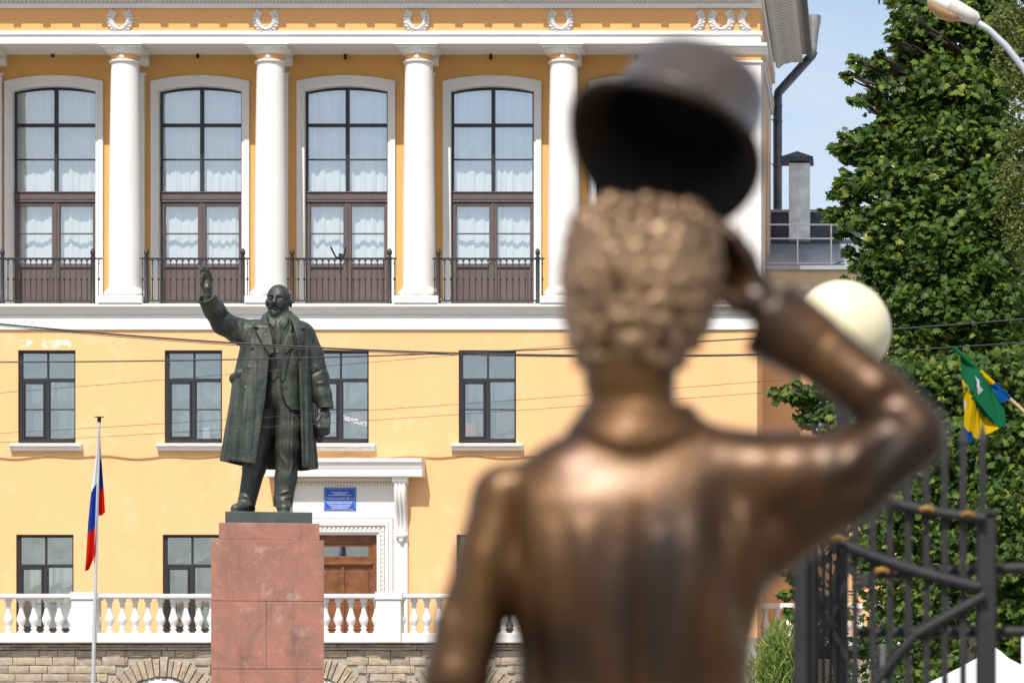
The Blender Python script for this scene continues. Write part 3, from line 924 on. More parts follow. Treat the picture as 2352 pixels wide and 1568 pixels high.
# ---------------------------------------------------------------- small windows of the two lower floors
YGF = YF+.13
def small_window(xc, z0, z1, sill, label_curtain, name='window', lite=None):
    hw = LW*YF/F
    f = MB(); ya, yb = YGF-.045, YGF+.05
    t = .07
    f.bbox(xc-hw+.002, xc-hw+t+.02, ya, yb, z0+.002, z1-.002, .008)
    f.bbox(xc+hw-t*.75, xc+hw-.002, ya, yb, z0+.002, z1-.002, .008)
    f.bbox(xc-hw+t+.02, xc+hw-t*.75, ya+.001, yb, z1-t, z1-.003, .008)
    f.bbox(xc-hw+t+.02, xc+hw-t*.75, ya-.01, yb, z0+.003, z0+.12, .012)
    H = z1-z0
    zt = z1 - H*.315
    f.bbox(xc-hw+t+.02, xc+hw-t*.75, ya-.006, yb, zt-.05, zt+.035, .01)
    f.bbox(xc-.022, xc+.022, ya+.01, yb, zt+.035, z1-t, .005)
    f.bbox(xc-.062, xc+.055, ya-.004, yb, z0+.12, zt-.05, .01)
    zm = z0 + H*.365
    f.bbox(xc-hw+t+.02, xc+hw-t*.75, ya+.02, yb-.01, zm-.014, zm+.014, .004)
    # opening sash on the left with mitred frame
    sx0, sx1 = xc-hw+t+.02, xc-.062
    s = MB()
    for (a, b, c, d) in ((sx0, sx0+.05, z0+.12, zt-.05), (sx1-.05, sx1, z0+.12, zt-.05)):
        s.bbox(a, b, ya-.02, ya+.03, c, d, .012)
    s.bbox(sx0+.05, sx1-.05, ya-.019, ya+.03, zt-.10, zt-.051, .012)
    s.bbox(sx0+.05, sx1-.05, ya-.019, ya+.03, z0+.121, z0+.17, .012)
    win = f.build(name, MT['frame_dark'], pal)
    s.build('sash', MT['frame_dark'], win)
    for xa, xb, za, zb in ((xc-hw+t, xc-.01, zt, z1-t+.01), (xc+.01, xc+hw-t*.7, zt, z1-t+.01),
                           (xc-hw+t, xc-.05, z0+.11, zm), (xc+.05, xc+hw-t*.7, z0+.11, zm),
                           (xc-hw+t, xc-.05, zm, zt), (xc+.05, xc+hw-t*.7, zm, zt)):
        p = MB(); p.box(xa, xb, YGF-.003, YGF+.003, za+.001, zb-.001)
        o = p.build('pane', MT['glass_low'], win)
    if sill:
        q = MB(); k = 82*YF/F
        q.prism_x([(YF-.10, z0-.19), (YF-.12, z0-.17), (YF-.12, z0-.11), (YF-.18, z0-.085), (YF-.18, z0-.045), (YF+.05, z0-.004), (YF+.05, z0-.2), (YF-.05, z0-.2), (YF-.05, z0-.19)], xc-k, xc+k)
        q.build('sill', MT['sill'], win)
    mb = MB()
    rs = int(xc*100) % 97
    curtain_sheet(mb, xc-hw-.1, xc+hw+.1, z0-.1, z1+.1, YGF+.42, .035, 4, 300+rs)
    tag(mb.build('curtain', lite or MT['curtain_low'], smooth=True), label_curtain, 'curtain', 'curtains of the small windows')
    return win
loc2 = ['', 'in the small window above the left flag', 'in the small window left of the dark statue', 'in the small window behind the statue\'s lowered arm',
        'in the small window with a pink sheet in its corner', 'in the small window hidden behind the bronze neck']
for i, c in enumerate(LOW):
    if i == 0: continue
    small_window(X(c, YF), Z(1017, YF), Z(804, YF), True, 'grey sheer curtain ' + loc2[i])
loc1 = {1: 'white blind-like curtain in the ground floor window left of the flag', 2: 'grey sheer curtain in the ground floor window beside the pedestal',
        4: 'grey sheer curtain in the ground floor window at the bronze sleeve', 5: 'grey sheer curtain in the ground floor window behind the bronze back'}
for i, c in enumerate(LOW):
    if i in (0, 3): continue
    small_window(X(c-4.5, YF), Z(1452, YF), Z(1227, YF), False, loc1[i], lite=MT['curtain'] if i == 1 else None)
# things standing inside the panes
def sheet(name, px0, px1, py0, py1, y, col, label, cat):
    m = MB(); m.box(X(px0, y), X(px1, y), y, y+.006, Z(py1, y), Z(py0, y))
    return tag(m.build(name, mat(name+'_paper', col, .8, var=.04)), label, cat)
sheet('paper_sheet', 1060, 1093, 970, 1004, YGF+.02, (.62, .22, .18), 'pink paper sheet standing in the corner of a small window', 'paper')
sheet('paper_sheet', 466, 481, 981, 1010, YGF+.12, (.8, .8, .8), 'white paper sheet in the small window left of the dark statue', 'paper')

def text_mesh(name, body, size, matl, loc, parent=None, mirror=False, rot=0.0, extrude=.002, align='CENTER', sx=1.0):
    cu = bpy.data.curves.new(name, 'FONT'); cu.body = body; cu.size = size; cu.extrude = extrude
    cu.align_x = align; cu.align_y = 'CENTER'; cu.resolution_u = 3
    tmp = bpy.data.objects.new('tmp_text', cu); COL.objects.link(tmp)
    dg = bpy.context.evaluated_depsgraph_get(); dg.update()
    me = bpy.data.meshes.new_from_object(tmp.evaluated_get(dg))
    COL.objects.unlink(tmp); bpy.data.objects.remove(tmp); bpy.data.curves.remove(cu)
    v = np.zeros(len(me.vertices)*3); me.vertices.foreach_get('co', v); v = v.reshape(-1, 3)
    fs = [list(p.vertices) for p in me.polygons]; bpy.data.meshes.remove(me)
    v[:, 0] *= sx * (-1 if mirror else 1)
    c, s = math.cos(rot), math.sin(rot)
    w = np.stack([v[:, 0]*c - v[:, 1]*s + loc[0], -v[:, 2] + loc[1], v[:, 0]*s + v[:, 1]*c + loc[2]], 1)
    return npmesh(name, w, fs, matl, parent)
o = text_mesh('window_lettering', 'С Победой!', .17, MT['white2'], (X(815, YGF), YGF-.006, Z(966, YGF)), mirror=True, rot=-.32, extrude=.0008)
tag(o, 'white mirrored script lettering stuck on the pane beside the statue\'s lowered hand', 'lettering')

# ---------------------------------------------------------------- entrance portal
pc = 787
m = MB()
ph = .62
zt, zu, zv, zw = Z(1052, YF-ph), Z(1060, YF-ph), Z(1078, YF-ph+.1), Z(1093, YF-ph+.1)
x0, x1 = X(606, YF-ph), X(968, YF-ph)
m.prism_x([(YF-ph, zt), (YF-ph, zu), (YF-ph+.04, zu-.02), (YF-ph+.08, zv+.05), (YF-ph+.10, zv), (YF-ph+.10, zw), (YF+.02, zw), (YF+.02, zt)], x0, x1)
m.build('portal_hood', MT['white'], pal)
xs0, xs1 = X(667, YF), X(906, YF)
m = MB()
m.box(xs0, xs1, YF-.08, YF+.05, Z(1190, YF), zw-.002)                       # panel above the door
m.build('portal_panel', MT['white'], pal)
m = MB()
zz = zw-.12
m.bbox(xs0, xs1, YF-.15, YF-.081, zw-.10, zw-.004, .02)
for i in range(int((xs1-xs0)/.075)):
    m.sphere((xs0+.04+i*.075, YF-.12, zw-.15), .045, 7, 5, sc=(.7, .8, 1.1))
m.build('portal_egg_trim', MT['cream'], pal, smooth=True, angle=40)
# door surround with leaf mouldings
xd0, xd1, zd = X(706, YF), X(866, YF), Z(1228, YF)
m = MB()
for (a, b, d) in ((0, .06, .06), (.06, .09, .10), (.22, .30, .12), (.30, .40, .08)):
    m.bbox(xd0-b, xd0-a, YF-d, YF+.03, Z(1462, YF)+.01, zd+b, .015)
    m.bbox(xd1+a, xd1+b, YF-d, YF+.03, Z(1462, YF)+.01, zd+b, .015)
    m.bbox(xd0-b+.001, xd1+b-.001, YF-d-.002, YF+.03, zd+a, zd+b-.001, .015)
m.box(xd0-.22, xd0-.09, YF-.05, YF+.03, Z(1462, YF)+.01, zd+.22); m.box(xd1+.09, xd1+.22, YF-.05, YF+.03, Z(1462, YF)+.01, zd+.22)
m.box(xd0-.09, xd1+.09, YF-.051, YF+.03, zd+.09, zd+.22)
m.build('door_surround', MT['white'], pal)
m = MB()
for i in range(24):
    z = Z(1462, YF)+.1+i*.11
    for xx in (xd0-.155, xd1+.155):
        m.sphere((xx, YF-.06, z), .06, 7, 5, sc=(.9, .6, .85)); m.sphere((xx+.02, YF-.075, z+.05), .03, 6, 4)
for i in range(18):
    xx = xd0-.1+i*.11
    m.sphere((xx, YF-.06, zd+.155), .06, 7, 5, sc=(.7, .6, 1.0))
m.build('leaf_moulding', MT['white'], pal, smooth=True)
# side strips and consoles
for sx, (pa, pb) in ((-1, (640, 668)), (1, (905, 937))):
    m = MB(); m.box(X(pa, YF), X(pb, YF), YF-.085, YF+.02, Z(1462, YF)+.01, zw-.003); m.build('portal_strip', MT['white'], pal)
    xa, xb = X(pa+1.5, YF-.3), X(pb-4.5, YF-.3)
    zb = zw-.004
    m = MB()
    pr = [(YF-.09, zb), (YF-ph+.14, zb), (YF-ph+.14, zb-.05), (YF-ph+.17, zb-.06), (YF-ph+.17, zb-.10), (YF-ph+.22, zb-.12), (YF-ph+.23, zb-.17), (YF-.09, zb-.17)]
    m.prism_x(pr, xa-.04, xb+.04)
    pr = [(YF-.09, zb-.171)]
    for t in np.linspace(0, 1, 12):
        pr.append((YF-ph+.25 + .30*t**1.6 - .04*math.sin(t*6.2), zb-.171-1.12*t))
    pr.append((YF-.09, zb-1.35))
    m.prism_x(pr, xa, xb)
    for q in range(3):
        xx = xa + (xb-xa)*(q+.5)/3
        pts = [(xx, a-.012, b) for a, b in pr[1:-1]]
        m.tube(pts, .035, 6)
    m.sphere(((xa+xb)/2, YF-.16, zb-1.40), .11, 9, 7, sc=(1, .7, 1.1)); m.sphere(((xa+xb)/2, YF-.15, zb-1.54), .06, 8, 6)
    m.sphere(((xa+xb)/2-.08, YF-.15, zb-1.42), .07, 8, 6); m.sphere(((xa+xb)/2+.08, YF-.15, zb-1.42), .07, 8, 6)
    m.build('console', MT['white'], pal, smooth=True, angle=30)
# door
m = MB()
yd = YF+.16
m.box(xd0, xd0+.12, yd-.05, yd+.06, Z(1462, YF)+.02, zd-.002); m.box(xd1-.12, xd1, yd-.05, yd+.06, Z(1462, YF)+.02, zd-.002)
m.box(xd0+.12, xd1-.12, yd-.051, yd+.06, zd-.22, zd-.003)
m.box(xd0+.12, xd1-.12, yd-.052, yd+.06, Z(1300, YF), Z(1283, YF))
m.bbox(xd0+.12, xd1-.12, yd-.10, yd-.02, Z(1296, YF), Z(1290, YF), .01)
dr = m.build('entrance_door', MT['wood'], pal)
m = MB(); m.box(xd0+.13, xd1-.13, yd-.004, yd+.01, Z(1284, YF), zd-.21); m.build('pane', glass('door_glass', .25, (.4, .5, .55)), dr)
m = MB(); m.bbox(xd0+.12, xd1-.12, yd-.03, yd+.03, Z(1283, YF), Z(1276, YF), .008); m.bbox(xd0+.12, xd1-.12, yd-.03, yd+.03, Z(1254, YF), zd-.22, .008)
m.bbox(xd1-.24, xd1-.12, yd-.029, yd+.03, Z(1276, YF), Z(1254, YF), .008); m.bbox(xd0+.12, xd0+.24, yd-.029, yd+.03, Z(1276, YF), Z(1254, YF), .008)
m.build('transom_frame', MT['wood'], dr)
xmid = (xd0+xd1)/2
for xa, xb in ((xd0+.122, xmid-.004), (xmid+.004, xd1-.122)):
    m = MB(); za, zb = Z(1462, YF)+.03, Z(1300, YF)-.004
    m.box(xa, xb, yd-.01, yd+.04, za, zb)
    for (c, d) in ((za+.15, za+.75), (za+.9, zb-.12)):
        m.bbox(xa+.10, xb-.10, yd-.035, yd-.011, c, d, .02); m.bbox(xa+.16, xb-.16, yd-.045, yd-.036, c+.07, d-.07, .008)
    m.build('door_leaf', MT['wood'], dr)
m = MB(); m.bbox(xmid-.04, xmid+.04, yd-.05, yd-.012, Z(1462, YF)+.03, Z(1300, YF)-.006, .01); m.build('cover_strip', MT['wood'], dr)
m = MB(); zh = Z(1405, YF); m.tube([(xmid-.12, yd-.05, zh-.2), (xmid-.12, yd-.11, zh-.15), (xmid-.12, yd-.11, zh+.15), (xmid-.12, yd-.05, zh+.2)], .016, 7); m.build('door_handle', MT['gold'], dr)

# blue plaque above the door
yq = YF-.105
MT['plaque'] = mat('blue_enamel', (.008, .075, .42), .35, var=.05)
MT['print'] = mat('white_print', (.62, .66, .74), .6, var=.05)
px0, px1, py0, py1 = X(744, yq), X(817.5, yq), Z(1171, yq), Z(1119, yq)
m = MB(); m.bbox(px0, px1, yq, yq+.024, py0, py1, .003)
plq = tag(m.build('plaque', MT['plaque']), 'blue school name plaque with white lettering above the entrance door', 'plaque')
m = MB(); e = .022
for a, b, c, d in ((px0+e+.03, px1-e-.03, py1-e-.006, py1-e), (px0+e+.03, px1-e-.03, py0+e, py0+e+.006), (px0+e, px0+e+.006, py0+e+.03, py1-e-.03), (px1-e-.006, px1-e, py0+e+.03, py1-e-.03)):
    m.box(a, b, yq-.003, yq+.001, c, d)
m.build('border_line', MT['print'], plq)
WLp = WL[plq]
xm = (px0+px1)/2; hq = py1-py0; wq = px1-px0
text_mesh('lettering', 'ГИМНАЗИЯ № 11', .085, MT['print'], (xm, yq-.003, py1-hq*.50), plq, extrude=.001)
m = MB(); r = random.Random(3)
for t, wfr in ((.215, .54), (.275, .38), (.335, .70), (.63, .82), (.70, .80), (.77, .70), (.84, .62), (.90, .50)):
    x = xm - wq*wfr/2
    while x < xm + wq*wfr/2:
        l = r.uniform(.02, .07); m.box(x, min(x+l, xm+wq*wfr/2), yq-.0025, yq+.001, py1-hq*t-.007, py1-hq*t+.007); x += l+.012
m.build('small_print', MT['print'], plq)['kind'] = 'stuff'
m = MB(); m.sphere((xm, yq-.001, py1-hq*.11), .022, 8, 5, sc=(1, .2, 1.3)); m.build('crest', MT['gold'], plq)

# loose cable looping along the facade
mb = MB(); pts = []
r = random.Random(8)
xs = np.arange(-120, 1560, 14)
for i, px in enumerate(xs):
    sag = 4.0*math.sin(px*.045) + 3*math.sin(px*.021+1)
    pts.append((X(px, YF-.03), YF-.03, Z(1049 + sag*.6 - .0005*px, YF-.03)))
mb.tube(pts, .014, 5)
tag(mb.build('facade_cable', MT['cable']), 'thin wavy cable running along the yellow facade below the small windows', 'cable')

# ================================================================ terrace
ZT = Z(1462, YB)                     # terrace floor level
XTR = X(1700, YB)
m = MB(); m.box(XLEFT, X(1736, YB), YB+.35, YF-.004, ZT-.35, ZT); m.box(X(1736, YB)+.002, 14, YW-1.7, YW-.004, ZT-.45, ZT-.10)
to = m.build('terrace_floor', MT['mortar']); to['kind'] = 'structure'
ter = thing('terrace_wall', 'rough limestone terrace wall with arches below the white balustrade', 'wall', (X(500, YB), YB+.2, 0))
kB = YB/F
ARC = [371, 715, 1058, 1400]
YS = YB+.12
def arch_c(c): return X(c, YS), Z(1672, YS)       # centre of arch circle
RO, RI = 165*YS/F, 119*YS/F
m = MB(); m.box(XLEFT, XTR+.4, YS+.06, YS+.2, 0, ZT-.352)
m.build('backing', MT['mortar'], ter)
# white tympanum and opening of each arch
for c in ARC:
    xc, zc = arch_c(c)
    pts = [(xc-RI*.97, 0.01)] + [(xc + RI*.97*math.cos(t), zc + RI*.97*math.sin(t)) for t in np.linspace(math.pi, 0, 15)] + [(xc+RI*.97, 0.01)]
    q = MB(); q.prism(pts[::-1], YS+.03, YS+.061); q.build('arch_infill', MT['white'], ter)
def stone_block(mb, x0, x1, y, z0, z1, r, rough=.028):
    """rough-faced block: chamfered, face vertices uneven"""
    nx, nz = 4, 3
    vs = []; fs = []
    for j in range(nz):
        for i in range(nx):
            ex = i in (0, nx-1); ez = j in (0, nz-1)
            yy = y + (.020 if (ex or ez) else -r.uniform(.0, rough*.7)) + r.uniform(-.008, .008)
            xx = x0 + (x1-x0)*i/(nx-1) + (0 if ex else r.uniform(-.03, .03)); z = z0 + (z1-z0)*j/(nz-1) + (0 if ez else r.uniform(-.02, .02))
            if ex: xx += r.uniform(-.006, .006)
            if ez: z += r.uniform(-.007, .007)
            vs.append((xx, yy, z))
    for j in range(nz-1):
        for i in range(nx-1):
            fs.append((j*nx+i, j*nx+i+1, (j+1)*nx+i+1, (j+1)*nx+i))
    b0 = len(vs)
    ring = [(i, 0) for i in range(nx)] + [(nx-1, j) for j in range(1, nz)] + [(i, nz-1) for i in range(nx-2, -1, -1)] + [(0, j) for j in range(nz-2, 0, -1)]
    for i, j in ring:
        v = vs[j*nx+i]; vs.append((v[0], y+.10, v[2]))
    R = len(ring)
    for k in range(R):
        k2 = (k+1) % R
        fs.append((ring[k][1]*nx+ring[k][0], b0+k, b0+k2, ring[k2][1]*nx+ring[k2][0]))
    mb.add(vs, fs)
r = random.Random(21)
rows = [(1479.5, 1484.5, .3, (70, 130)), (1485.5, 1491.5, .3, (70, 130)), (1493, 1507, .8, (40, 75)), (1508.5, 1526, 1, (38, 66)), (1527.5, 1545, 1, (38, 66)), (1546.5, 1564, 1, (38, 66)), (1565.5, 1583, 1, (38, 66)), (1584.5, 1602, 1, (38, 66)), (1603.5, 1622, 1, (38, 66)), (1623.5, 1642, 1, (38, 66)), (1643.5, 1662, 1, (38, 66))]
for ri, (ya, yb, rg, (la, lb)) in enumerate(rows):
    z1, z0 = Z(ya, YS), Z(yb, YS)
    px = -60 + r.uniform(-30, 0)
    while px < 1330:
        L = r.uniform(la, lb)
        p0, p1 = px+.8, px+L-.8
        px += L
        if ri < 2:
            if p1 < -40: continue
            q = MB(); stone_block(q, X(p0, YS), X(p1, YS), YS-.06+.02*ri, z0, z1, r, .008); q.build('capping_stone', MT['stone'], ter); continue
        # clip against the arches
        segs = [(p0, p1)]
        for c in ARC:
            xc, zc = arch_c(c)
            dz0, dz1 = max(0, z0-zc), z1-zc
            dz = max(0, z0 - zc)
            if dz < RO:
                hw = math.sqrt(max(0, RO*RO - dz*dz))/ (YS/F)
                out = []
                for a, b in segs:
                    if b < c-hw or a > c+hw: out.append((a, b))
                    else:
                        if a < c-hw-6: out.append((a, c-hw-1.5))
                        if b > c+hw+6: out.append((c+hw+1.5, b))
                segs = out
        for a, b in segs:
            if b < -30: continue
            q = MB(); stone_block(q, X(a, YS), X(b, YS), YS, z0, z1, r, .03*rg)
            q.build('stone', MT['stone'], ter, smooth=True, angle=50)
# wedge stones of the arches
for c in ARC[:3]:
    xc, zc = arch_c(c)
    n = 19
    t = .12
    k = 0
    while t < math.pi-.12:
        dt = r.uniform(.075, .135); t1 = min(t+dt, math.pi-.1)
        ro = RO*r.uniform(.955, 1.0); ri_ = RI*r.uniform(.985, 1.01)
        g0 = .006
        pts = []
        for rad, aa in ((ri_, t+g0), (ro, t+g0*.7), (ro, t1-g0*.7), (ri_, t1-g0)):
            pts.append((xc - rad*math.cos(aa), zc + rad*math.sin(aa)))
        q = MB()
        yy = YS - r.uniform(0, .035)
        cx_ = sum(p[0] for p in pts)/4; cz_ = sum(p[1] for p in pts)/4
        fr = [((p[0]-cx_)*.90+cx_, yy-r.uniform(.0, .03), (p[1]-cz_)*.92+cz_) for p in pts]
        bk = [(p[0], yy+.025, p[1]) for p in pts]; bb = [(p[0], YS+.10, p[1]) for p in pts]
        q.add(fr+bk+bb, [(0, 1, 2, 3)] + [(i, i+4, (i+1) % 4+4, (i+1) % 4) for i in range(4)] + [(i+4, i+8, (i+1) % 4+8, (i+1) % 4+4) for i in range(4)])
        q.build('wedge_stone', MT['stone'], ter)
        t = t1
# balustrade
bal = thing('terrace_balustrade', 'white balustrade with turned balusters and square piers along the terrace', 'balustrade', (X(500, YB), YB, ZT-.1))
PIER = [-158, 192, 542, 892, 1242, 1592]
zr_b, zr_t = Z(1376, YB), Z(1363.5, YB)
zb_b, zb_t = Z(1476, YB), Z(1453.5, YB)
xL = X(-330, YB); xRb = X(1640, YB)
m = MB(); m.bbox(xL, xRb, YB-.10, YB+.30, zb_b, zb_t, .02); m.build('plinth_rail', MT['white'], bal)
m = MB()
m.prism_x([(YB-.08, zr_b+.02), (YB-.14, zr_b+.05), (YB-.14, zr_t-.02), (YB-.12, zr_t), (YB+.30, zr_t), (YB+.32, zr_t-.02), (YB+.32, zr_b+.05), (YB+.26, zr_b+.02)], xL, xRb)
m.build('hand_rail', MT['white'], bal)
for c in PIER:
    k = 28.5
    m = MB(); m.bbox(X(c-k, YB-.17), X(c+k, YB-.17), YB-.17, YB+.33, zb_b+.01, zr_b-.012, .012)
    m.bbox(X(c-k-3, YB-.21), X(c+k+3, YB-.21), YB-.21, YB+.37, zr_b-.010, zr_t+.035, .018)
    m.build('pier', MT['white'], bal)
hB = zr_b + .02 - zb_t
bp = [(.088, 0), (.088, .05), (.060, .055), (.055, .085), (.075, .12), (.072, .145), (.052, .155), (.055, .175), (.090, .24), (.112, .30), (.110, .345), (.085, .41), (.064, .475), (.052, .55), (.049, .62), (.064, .632), (.068, .655), (.056, .665), (.050, .69), (.062, .705), (.086, .735), (.09, .80)]
bp = [(a*1.0, b/.80*hB) for a, b in bp]
bsrc = None
for pa, pb in zip(PIER[:-1], PIER[1:]):
    s0, s1 = pa+28.5, pb-28.5
    n = 10
    for i in range(n+1):
        px = s0 + (s1-s0)*i/n
        if px < -40 or px > 1500: continue
        xx = X(px, YB)
        if bsrc is None:
            q = MB(); q.lathe([(a, b+zb_t) for a, b in bp], xx, YB+.09, 14)
            bsrc = (q.build('baluster', MT['white'], bal, smooth=True, angle=50), xx)
        else: copy_part(bsrc[0], 'baluster', bal, (xx-bsrc[1], 0, 0))

# ================================================================ side wing
wing = thing('side_wing', 'lower yellow wing with grey metal roof set back behind the tree', 'building', (X(1900, YW), YW, 0))
xw0, xw1 = XRL-.2, 16.0
zE = Z(616, YW-.5)
zpar = Z(482, 84.2); zrp = Z(560, 84.2)
m = MB(); wall_holes(m, xw0, xw1, 0, zE-.75, [(X(1870, YW)+i*3.6, X(1870, YW)+1.4+i*3.6, Z(1040, YW), Z(820, YW)) for i in range(4)], YW, .2)
m.add([(xw1, YW, 0), (xw1, 92, 0), (xw1, 92, zE-.75), (xw1, YW, zE-.75)], [(0, 1, 2, 3)])
m.build('facade_wall', MT['yellow'], wing)
m = MB()
m.bbox(xw0, xw1, YW-.12, YW+.2, Z(664, YW-.12), Z(650, YW-.12), .02)
m.prism_x([(YW-.05, zE-.56), (YW-.12, zE-.4), (YW-.25, zE-.25), (YW-.5, zE-.14), (YW-.5, zE-.02), (YW+.2, zE-.02), (YW+.2, zE-.56)], xw0, xw1)
m.box(xw0, xw1, YW-.02, YW+.2, zE-.745, zE-.57)
m.build('eaves_cornice', MT['cream'], wing)
m = MB()
m.prism_x([(YW-.62, zE-.01), (YW-.62, zE+.03), (84.2, zrp), (84.2, zrp-.1)], xw0, xw1)
m.box(xw0, xw1, YW-.66, YW-.621, zE-.05, zE+.04)
m.build('roof', MT['roof'], wing)
for i in range(12):     # standing seams
    xx = X(1830, YW) + i*1.05
    q = MB(); q.prism_x([(YW-.6, zE+.035), (YW-.6, zE+.06), (84.19, zrp+.03), (84.19, zrp+.002)], xx-.01, xx+.01); q.build('roof_seam', MT['roof'], wing)
m = MB()
m.box(xw0, xw1, 84.2, 84.6, zrp-.1, zpar-.09)
m.build('roof_parapet', MT['roof_dark'], wing)
m = MB()
m.bbox(xw0, xw1, 84.12, 84.7, zpar-.088, zpar, .02)
m.build('parapet_cap', MT['roof'], wing)
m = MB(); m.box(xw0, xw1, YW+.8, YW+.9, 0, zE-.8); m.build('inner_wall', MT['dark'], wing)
for i in range(4):
    xa = X(1870, YW)+i*3.6
    q = MB(); q.bbox(xa, xa+.08, YW+.1, YW+.16, Z(1040, YW), Z(820, YW), .01); q.bbox(xa+1.32, xa+1.4, YW+.1, YW+.16, Z(1040, YW), Z(820, YW), .01)
    q.bbox(xa+.66, xa+.74, YW+.1, YW+.16, Z(1040, YW), Z(820, YW), .01); q.bbox(xa+.08, xa+1.32, YW+.101, YW+.16, Z(890, YW)-.04, Z(890, YW)+.04, .01)
    wo = q.build('window', MT['white2'], wing)
    q = MB(); q.box(xa+.02, xa+1.38, YW+.12, YW+.126, Z(1039, YW), Z(821, YW)); q.build('pane', MT['glass_low'], wo)
# roof railing
yr = YW-.15
zr_base = zE+.08
m = MB()
for py in (516, 548, 605):
    m.tube([(xw0+.3, yr, Z(py, yr)), (xw1, yr, Z(py, yr))], .022, 6)
rr_ = m.build('roof_railing', MT['white2'], wing)
for px in (1832, 1909, 1990, 2070, 2150, 2230):
    q = MB(); q.tube([(X(px, yr), yr, zr_base-.05), (X(px, yr), yr, Z(516, yr))], .022, 6); q.tube([(X(px, yr), yr+.02, Z(575, yr)), (X(px, yr)+.02, yr+.5, zr_base+.10)], .012, 5); q.build('post', MT['white2'], rr_)
# ventilation duct
yv = 81.4
q = MB(); q.bbox(X(1812, yv), X(1860, yv), yv, yv+.55, Z(548, yv), Z(374, yv), .006)
duct = tag(q.build('ventilation_duct', MT['zinc']), 'galvanized square ventilation duct with pyramid cap on the wing roof', 'duct')
WL[duct] = WL[duct]
q = MB(); xa, xb = X(1793, yv), X(1868, yv); za = Z(371, yv); zb = Z(362, yv); zp = Z(343, yv)
q.box(xa, xb, yv-.16, yv+.71, za, zb)
q.add([(xa, yv-.16, zb+.001), (xb, yv-.16, zb+.001), (xb, yv+.71, zb+.001), (xa, yv+.71, zb+.001), ((xa+xb)/2, yv+.27, zp)], [(0, 1, 4), (1, 2, 4), (2, 3, 4), (3, 0, 4)])
q.build('cap', MT['roof_dark'], duct)
# rain pipe with hopper
yp = YBK+1.3
q = MB()
MT['pipe'] = mat('peeling_pipe', (.075, .09, .115), .35, .4, var=.4, vs=5, streak=1.0, streak_col=(.24, .16, .07))
q.tube([P(1869, 118, yp), P(1866, 126, yp), P(1787, 214, yp-.9), P(1786, 226, yp-1.0), P(1786, 480, yp-1.0)], [.12, .125, .125, .125, .125], 14)
pipe = tag(q.build('rain_pipe', MT['pipe'], smooth=True, angle=50), 'dark peeling rain pipe with funnel at the right eaves corner', 'rain pipe')
q = MB(); c = P(1870, 36, yp+.1)
zt_ = c.z
x_ = c.x
q.lathe([(.05, Z(128, yp)), (.09, Z(100, yp)), (.12, Z(78, yp)), (.18, Z(50, yp)), (.185, zt_-.1), (.19, zt_-.005), (.165, zt_), (.14, zt_-.08), (.0, zt_-.2)], x_, yp+.1, 16)
q.build('funnel', mat('grey_peeling', (.22, .235, .25), .5, .3, var=.2, vs=6, streak=.9, streak_col=(.55, .38, .2)), pipe, smooth=True, angle=40)
for py in (244, 278, 380, 515):
    q = MB(); a = P(1786, py, yp-1.0); q.tube([(a.x, a.y, a.z), (XR-.1, a.y-.2, a.z+.02)], .015, 5); q.lathe([(.135, a.z-.03), (.135, a.z+.03)], a.x, a.y, 14); q.build('bracket', MT['pipe'], pipe)
# balustrade in front of the wing
wb = thing('wing_balustrade', 'short white balustrade behind the green shrub at the wing', 'balustrade', (X(1780, YW-1.6), YW-1.6, ZT-.2))
yq2 = YW-1.6
za_, zb_ = Z(1398, yq2), Z(1385, yq2)
m = MB(); m.bbox(X(1700, yq2), X(2100, yq2), yq2-.12, yq2+.2, za_, zb_, .02); m.build('hand_rail', MT['white'], wb)
m = MB(); m.bbox(X(1700, yq2), X(2100, yq2), yq2-.1, yq2+.2, Z(1520, yq2), Z(1462, yq2), .02); m.build('plinth_rail', MT['white'], wb)
q = MB(); hh = Z(1398, yq2)-Z(1462, yq2); q.lathe([(a, b/hB*hh+Z(1462, yq2)) for a, b in bp], X(1758, yq2), yq2+.04, 14)
b0 = q.build('baluster', MT['white'], wb, smooth=True, angle=50)
for i in range(1, 9): copy_part(b0, 'baluster', wb, (i*.30, 0, 0))
m = MB(); m.box(X(1736, YW-1.7), 14, YW-1.75, YW-1.71, 0, ZT-.46); m.build('base_wall', MT['stone'], wb)

# ================================================================ pedestal
YP = 46.5; sP = YP/F
UC = 615.0
base = Vector((X(UC, YP), YP, 0))
ROT = math.radians(11.2)
ped = thing('granite_pedestal', 'red granite block pedestal with stepped top under the dark statue', 'pedestal', base, rotz=ROT)
def LP(px): return (px-UC)*sP
def LZ(py): return CZ + (VY-py)*sP
def gblock(px0, px1, py0, py1, hd, x_in=None):
    m = MB(); c = .007
    x0, x1 = LP(px0), LP(px1); z1, z0 = LZ(py0), LZ(py1)
    vs = []
    def ring(z, i): return [(x0+i, -hd+i, z), (x1-i, -hd+i, z), (x1-i, hd-i, z), (x0+i, hd-i, z)]
    vs = ring(z0, c) + ring(z0+c, 0) + ring(z1-c, 0) + ring(z1, c)
    fs = [(3, 2, 1, 0), (12, 13, 14, 15)]
    for r_ in range(3):
        for i in range(4):
            j = (i+1) % 4
            fs.append((r_*4+i, r_*4+j, (r_+1)*4+j, (r_+1)*4+i))
    m.add(vs, fs)
    m.v = [(a+base.x, b+base.y, d) for a, b, d in m.v]
    return m.build('granite_block', MT['granite'], ped)
HD = 125*sP
gblock(507, 730, 1206.6, 1245, HD*.9)
gblock(490, 740, 1245.6, 1383.6, HD)
gblock(490, 611.6, 1384.4, 1536.6, HD); gblock(612.4, 740, 1384.4, 1536.6, HD)
gblock(490, 740, 1537.4, 1690, HD)
gblock(490, 600, 1690.8, 1800, HD); gblock(600.8, 740, 1690.8, 1800, HD)
